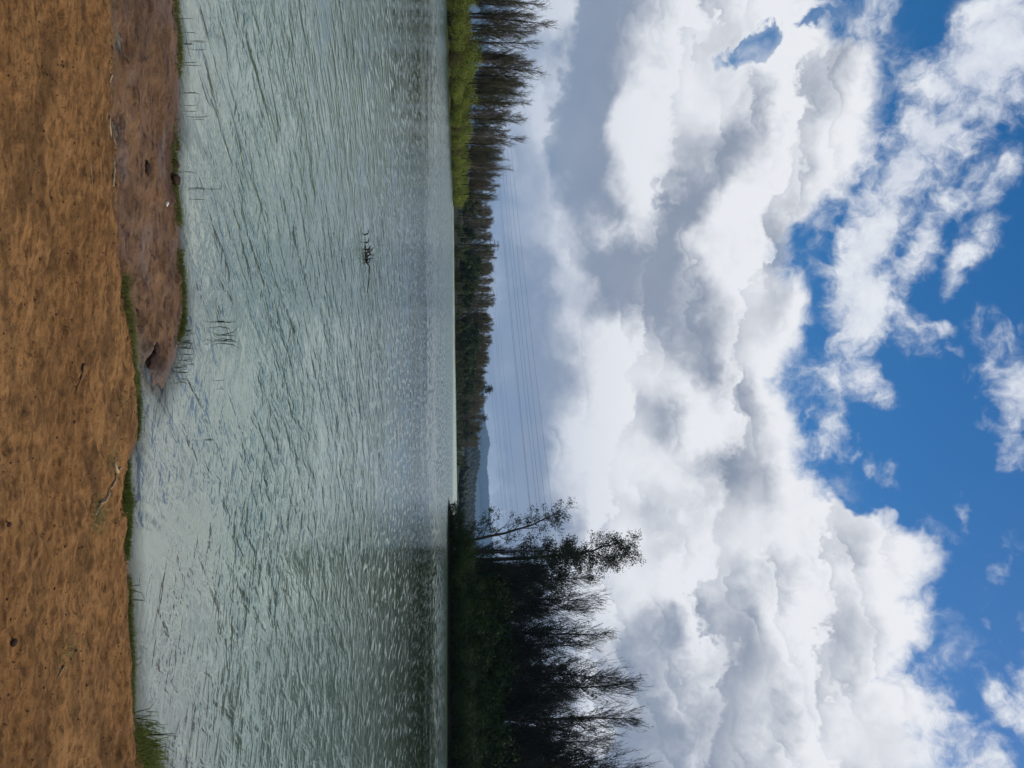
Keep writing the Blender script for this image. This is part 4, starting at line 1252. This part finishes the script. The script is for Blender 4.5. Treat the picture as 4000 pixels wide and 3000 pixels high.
# driftwood, roots and twigs
def stick(name, pts, r0, r1, mat, label, forks=(), cat='stick', lift=0.0, seed=0, on_ground=True):
    rng = np.random.default_rng(seed)
    P = np.array([(x, y, ((gz(x, y) if on_ground else 0) + r0 * 0.7 + (q[0] if q else lift))) for x, y, *q in pts])
    n = 4 * len(P)
    t = np.linspace(0, 1, len(P)); tt = np.linspace(0, 1, n)
    Q = np.stack([np.interp(tt, t, P[:, k]) for k in range(3)], 1)
    Q += rng.normal(size=Q.shape) * r0 * np.array([0.35, 0.35, 0.2])
    root = tag(empty(name, tuple(Q[n // 2])), label, cat)
    c = Q[n // 2].copy()
    g = Geo(); g.tube(Q - c, np.linspace(r0, r1, n) * rng.uniform(0.85, 1.15, n), 6); g.obj('stem', mat, root, True)
    for f in forks:
        F = np.array([(x, y, ((gz(x, y) if on_ground else 0) + r1 + (q[0] if q else lift))) for x, y, *q in f])
        F[1:-1] += rng.normal(size=F[1:-1].shape) * r1 * 0.6
        g = Geo(); g.tube(F - c, np.linspace(r1 * 1.3, r1 * 0.5, len(F)), 5); g.obj('side_branch', mat, root, True)


stick('twig', [(-1.517, 3.915), (-1.46, 3.90), (-1.42, 3.90), (-1.386, 3.845)], 0.007, 0.004, STRAW, 'short pale crooked twig on the soil edge at the left', seed=1, cat='twig')
stick('dead_root', [(-1.198, 3.90), (-1.136, 3.935), (-1.054, 3.913), (-0.963, 3.865)], 0.006, 0.008, STRAW, 'long pale forked root lying along the soil and mud edge', [[(-1.136, 3.935), (-1.17, 3.89), (-1.21, 3.87)], [(-1.198, 3.90), (-1.25, 3.895), (-1.305, 3.876)]], 'root', seed=2)
stick('driftwood', [(0.42, 4.03), (0.44, 3.97), (0.485, 3.93), (0.53, 3.87), (0.575, 3.76), (0.60, 3.69)], 0.005, 0.008, STRAW, 'bent pale driftwood stick leading from the soil up to the grass patch', [[(0.53, 3.87), (0.56, 3.80), (0.56, 3.74)], [(0.44, 3.97), (0.40, 3.93), (0.36, 3.92)]], 'driftwood', seed=3)
stick('twig', [(-0.09, 3.55), (-0.03, 3.53), (0.03, 3.50)], 0.004, 0.002, WETWOOD, 'short dark twig on the bare soil in the middle', seed=4, cat='twig')
stick('straw', [(1.19, 3.38), (1.205, 3.365), (1.225, 3.355)], 0.005, 0.002, STRAW, 'pale curled straw on bare soil right of the straw heap', seed=5, cat='straw')
stick('twig', [(-1.0, 3.62), (-0.94, 3.625), (-0.9, 3.61)], 0.0035, 0.002, STRAW, 'thin pale twig on the soil at the left', seed=6, cat='twig')
# branch half sunk out in the lake
stick('sunken_branch', [(-1.70, 14.56, 0.02), (-1.95, 14.58, 0.05), (-2.19, 14.55, 0.06), (-2.27, 14.50, 0.0), (-2.55, 14.42, -0.005), (-2.89, 14.30, -0.03)], 0.009, 0.014, WETWOOD, 'dark branch floating half sunk in the open lake',
      [[(-2.27, 14.5, 0.0), (-2.31, 14.48, 0.06), (-2.33, 14.46, 0.13)], [(-2.30, 14.5, 0.0), (-2.36, 14.44, 0.05), (-2.40, 14.40, 0.10)], [(-2.35, 14.48, 0.0), (-2.40, 14.5, 0.07), (-2.39, 14.5, 0.15)], [(-2.42, 14.46, 0.0), (-2.45, 14.45, 0.08), (-2.52, 14.42, 0.14)],
       [(-2.25, 14.5, 0.0), (-2.24, 14.44, 0.05), (-2.30, 14.38, 0.08)], [(-2.48, 14.44, 0.0), (-2.50, 14.44, 0.08), (-2.46, 14.40, 0.12)], [(-2.6, 14.4, 0.0), (-2.62, 14.4, 0.05), (-2.68, 14.38, 0.06)], [(-2.74, 14.36, -0.02), (-2.76, 14.36, 0.05), (-2.83, 14.33, 0.06)], [(-2.33, 14.46, 0.0), (-2.42, 14.38, 0.03), (-2.5, 14.36, 0.06)], [(-2.4, 14.42, 0.08), (-2.48, 14.42, 0.05), (-2.55, 14.4, 0.1)]], 'branch', seed=7, on_ground=False)


# clods and stones
def clod(x, y, r, mat, label, name='mud_clod', cat='clod', seed=0, sq=(1.3, 1.0, 0.7), group=None):
    bm = bmesh.new()
    bmesh.ops.create_icosphere(bm, subdivisions=3, radius=r)
    rng = np.random.default_rng(seed)
    for v in bm.verts:
        p = v.co / r
        k = 1 + 0.45 * (float(fbm(np.array([p.x * 1.5 + seed]), np.array([p.y * 1.5 + p.z * 1.7]), 1.6, 3, seed)[0]) - 0.5) * 1.6
        v.co = Vector((v.co.x * sq[0] * k, v.co.y * sq[1] * k, v.co.z * sq[2] * k))
    me = bpy.data.meshes.new(name); bm.to_mesh(me); bm.free()
    me.polygons.foreach_set('use_smooth', np.ones(len(me.polygons), bool))
    me.materials.append(mat)
    o = link(bpy.data.objects.new(name, me))
    o.location = (x, y, max(gz(x, y), 0.0) + r * sq[2] * 0.35)
    o.rotation_euler = (0, 0, rng.uniform(0, 6.28))
    return tag(o, label, cat, group)


CLOD = plain_mat('wet dark clod', (0.022, 0.011, 0.007), (0.055, 0.028, 0.017), 0.95, 60, 0.004)
CLOD_DRY = plain_mat('dry soil clod', (0.09, 0.045, 0.02), (0.16, 0.08, 0.035), 0.95, 60, 0.004)
WHITE = plain_mat('white stone', (0.55, 0.52, 0.46), (0.68, 0.65, 0.60), 0.8, 60, 0.002)
clod(-1.47, 4.885, 0.030, CLOD, 'dark clod at the water edge where the left grass thins out', seed=1)
clod(-1.34, 4.84, 0.026, CLOD, 'dark clod in the grass gap right of the first dark clod', seed=2)
clod(-1.24, 4.83, 0.034, CLOD, 'third dark clod along the grass gap nearest the white stone', seed=12)
clod(-1.207, 4.44, 0.032, CLOD, 'dark clod lying alone on the wet mud', seed=3)
clod(-1.64, 3.91, 0.018, CLOD, 'small dark clod on the soil edge at the left', seed=4)
clod(-0.13, 4.52, 0.05, CLOD, 'dark mud lump at the inlet side of the spit', seed=5, sq=(1.4, 0.9, 0.5))
clod(-0.20, 4.57, 0.04, CLOD, 'smaller dark mud lump behind the lump at the inlet side', seed=6, sq=(1.2, 1.0, 0.5))
clod(-0.385, 4.28, 0.020, CLOD, 'dark clod on the mud close to the pale grass', seed=7)
clod(-0.334, 4.17, 0.018, CLOD, 'dark clod touching the pale grass by the inlet', seed=8)
clod(-1.064, 4.70, 0.014, WHITE, 'small white stone on the wet mud near the grass', 'white_stone', 'stone', 9, (1.9, 0.8, 0.6))
for i, (x, y, r) in enumerate([(0.961, 2.99, .013), (0.516, 2.96, .009), (1.153, 3.467, .006), (0.981, 3.412, .005), (0.165, 3.485, .007), (-0.29, 3.344, .005), (0.847, 3.317, .005), (1.154, 2.99, .006)]):
    clod(x, y, r, CLOD, 'largest dark pebble on the bare soil near the lower border' if i == 0 else 'small dark pebble on the bare soil', 'pebble', 'pebble', 20 + i, group='pebbles on the bare soil')
# crumbs of soil too small to pick apart
rngc = np.random.default_rng(77)
bm = bmesh.new(); bmesh.ops.create_icosphere(bm, subdivisions=1, radius=1)
bv = np.array([v.co for v in bm.verts]); bf = np.array([[v.index for v in f.verts] for f in bm.faces]); bm.free()
nC = 2600
X = rngc.uniform(-2.6, 2.6, nC); Y = rngc.uniform(2.8, 4.4, nC)
Zc, mudc_, sC = ground_height(X[None], Y[None])
ok = (sC[0] > 0.05) & (rngc.random(nC) < np.where(mudc_[0] > 0.5, 0.35, 1.0))
X, Y, Zc = X[ok], Y[ok], Zc[0][ok]
r = 0.0016 + 0.0035 * rngc.random(len(X)) ** 4
v = bv[None] * (r[:, None] * rngc.uniform(0.7, 1.4, (len(X), 3)))[:, None] * rngc.uniform(0.75, 1.25, (len(X), len(bv), 1)) + np.stack([X, Y, Zc + r * 0.3], -1)[:, None]
g = Geo(); g.add(v, None, (bf[None] + (np.arange(len(X)) * len(bv))[:, None, None]).reshape(-1, 3))
tag(g.obj('soil_crumbs', CLOD_DRY), 'scattered small crumbs of dry brown soil', 'crumbs', kind='stuff')

# ------------------------------------------------------------------ air: thin blue haze between the shores
def haze_box():
    x0, x1, y0, y1, z0, z1 = -8000, 8000, -90, 10600, -12.0, 520.0
    v = [(x, y, z) for x in (x0, x1) for y in (y0, y1) for z in (z0, z1)]
    g = Geo()
    g.add(v, [(0, 1, 3, 2), (4, 6, 7, 5), (0, 4, 5, 1), (2, 3, 7, 6), (0, 2, 6, 4), (1, 5, 7, 3)])
    m = bpy.data.materials.new('haze'); m.use_nodes = True
    t = m.node_tree; t.nodes.clear()
    pv = t.nodes.new('ShaderNodeVolumePrincipled')
    pv.inputs['Color'].default_value = (0.40, 0.66, 1.0, 1)
    pv.inputs['Density'].default_value = HAZE
    pv.inputs['Anisotropy'].default_value = 0.0
    o = t.nodes.new('ShaderNodeOutputMaterial')
    t.links.new(pv.outputs[0], o.inputs['Volume'])
    tag(g.obj('haze', m), 'thin blue haze over the lake and the far hills', 'haze', kind='stuff')


HAZE = 0.00007
haze_box()
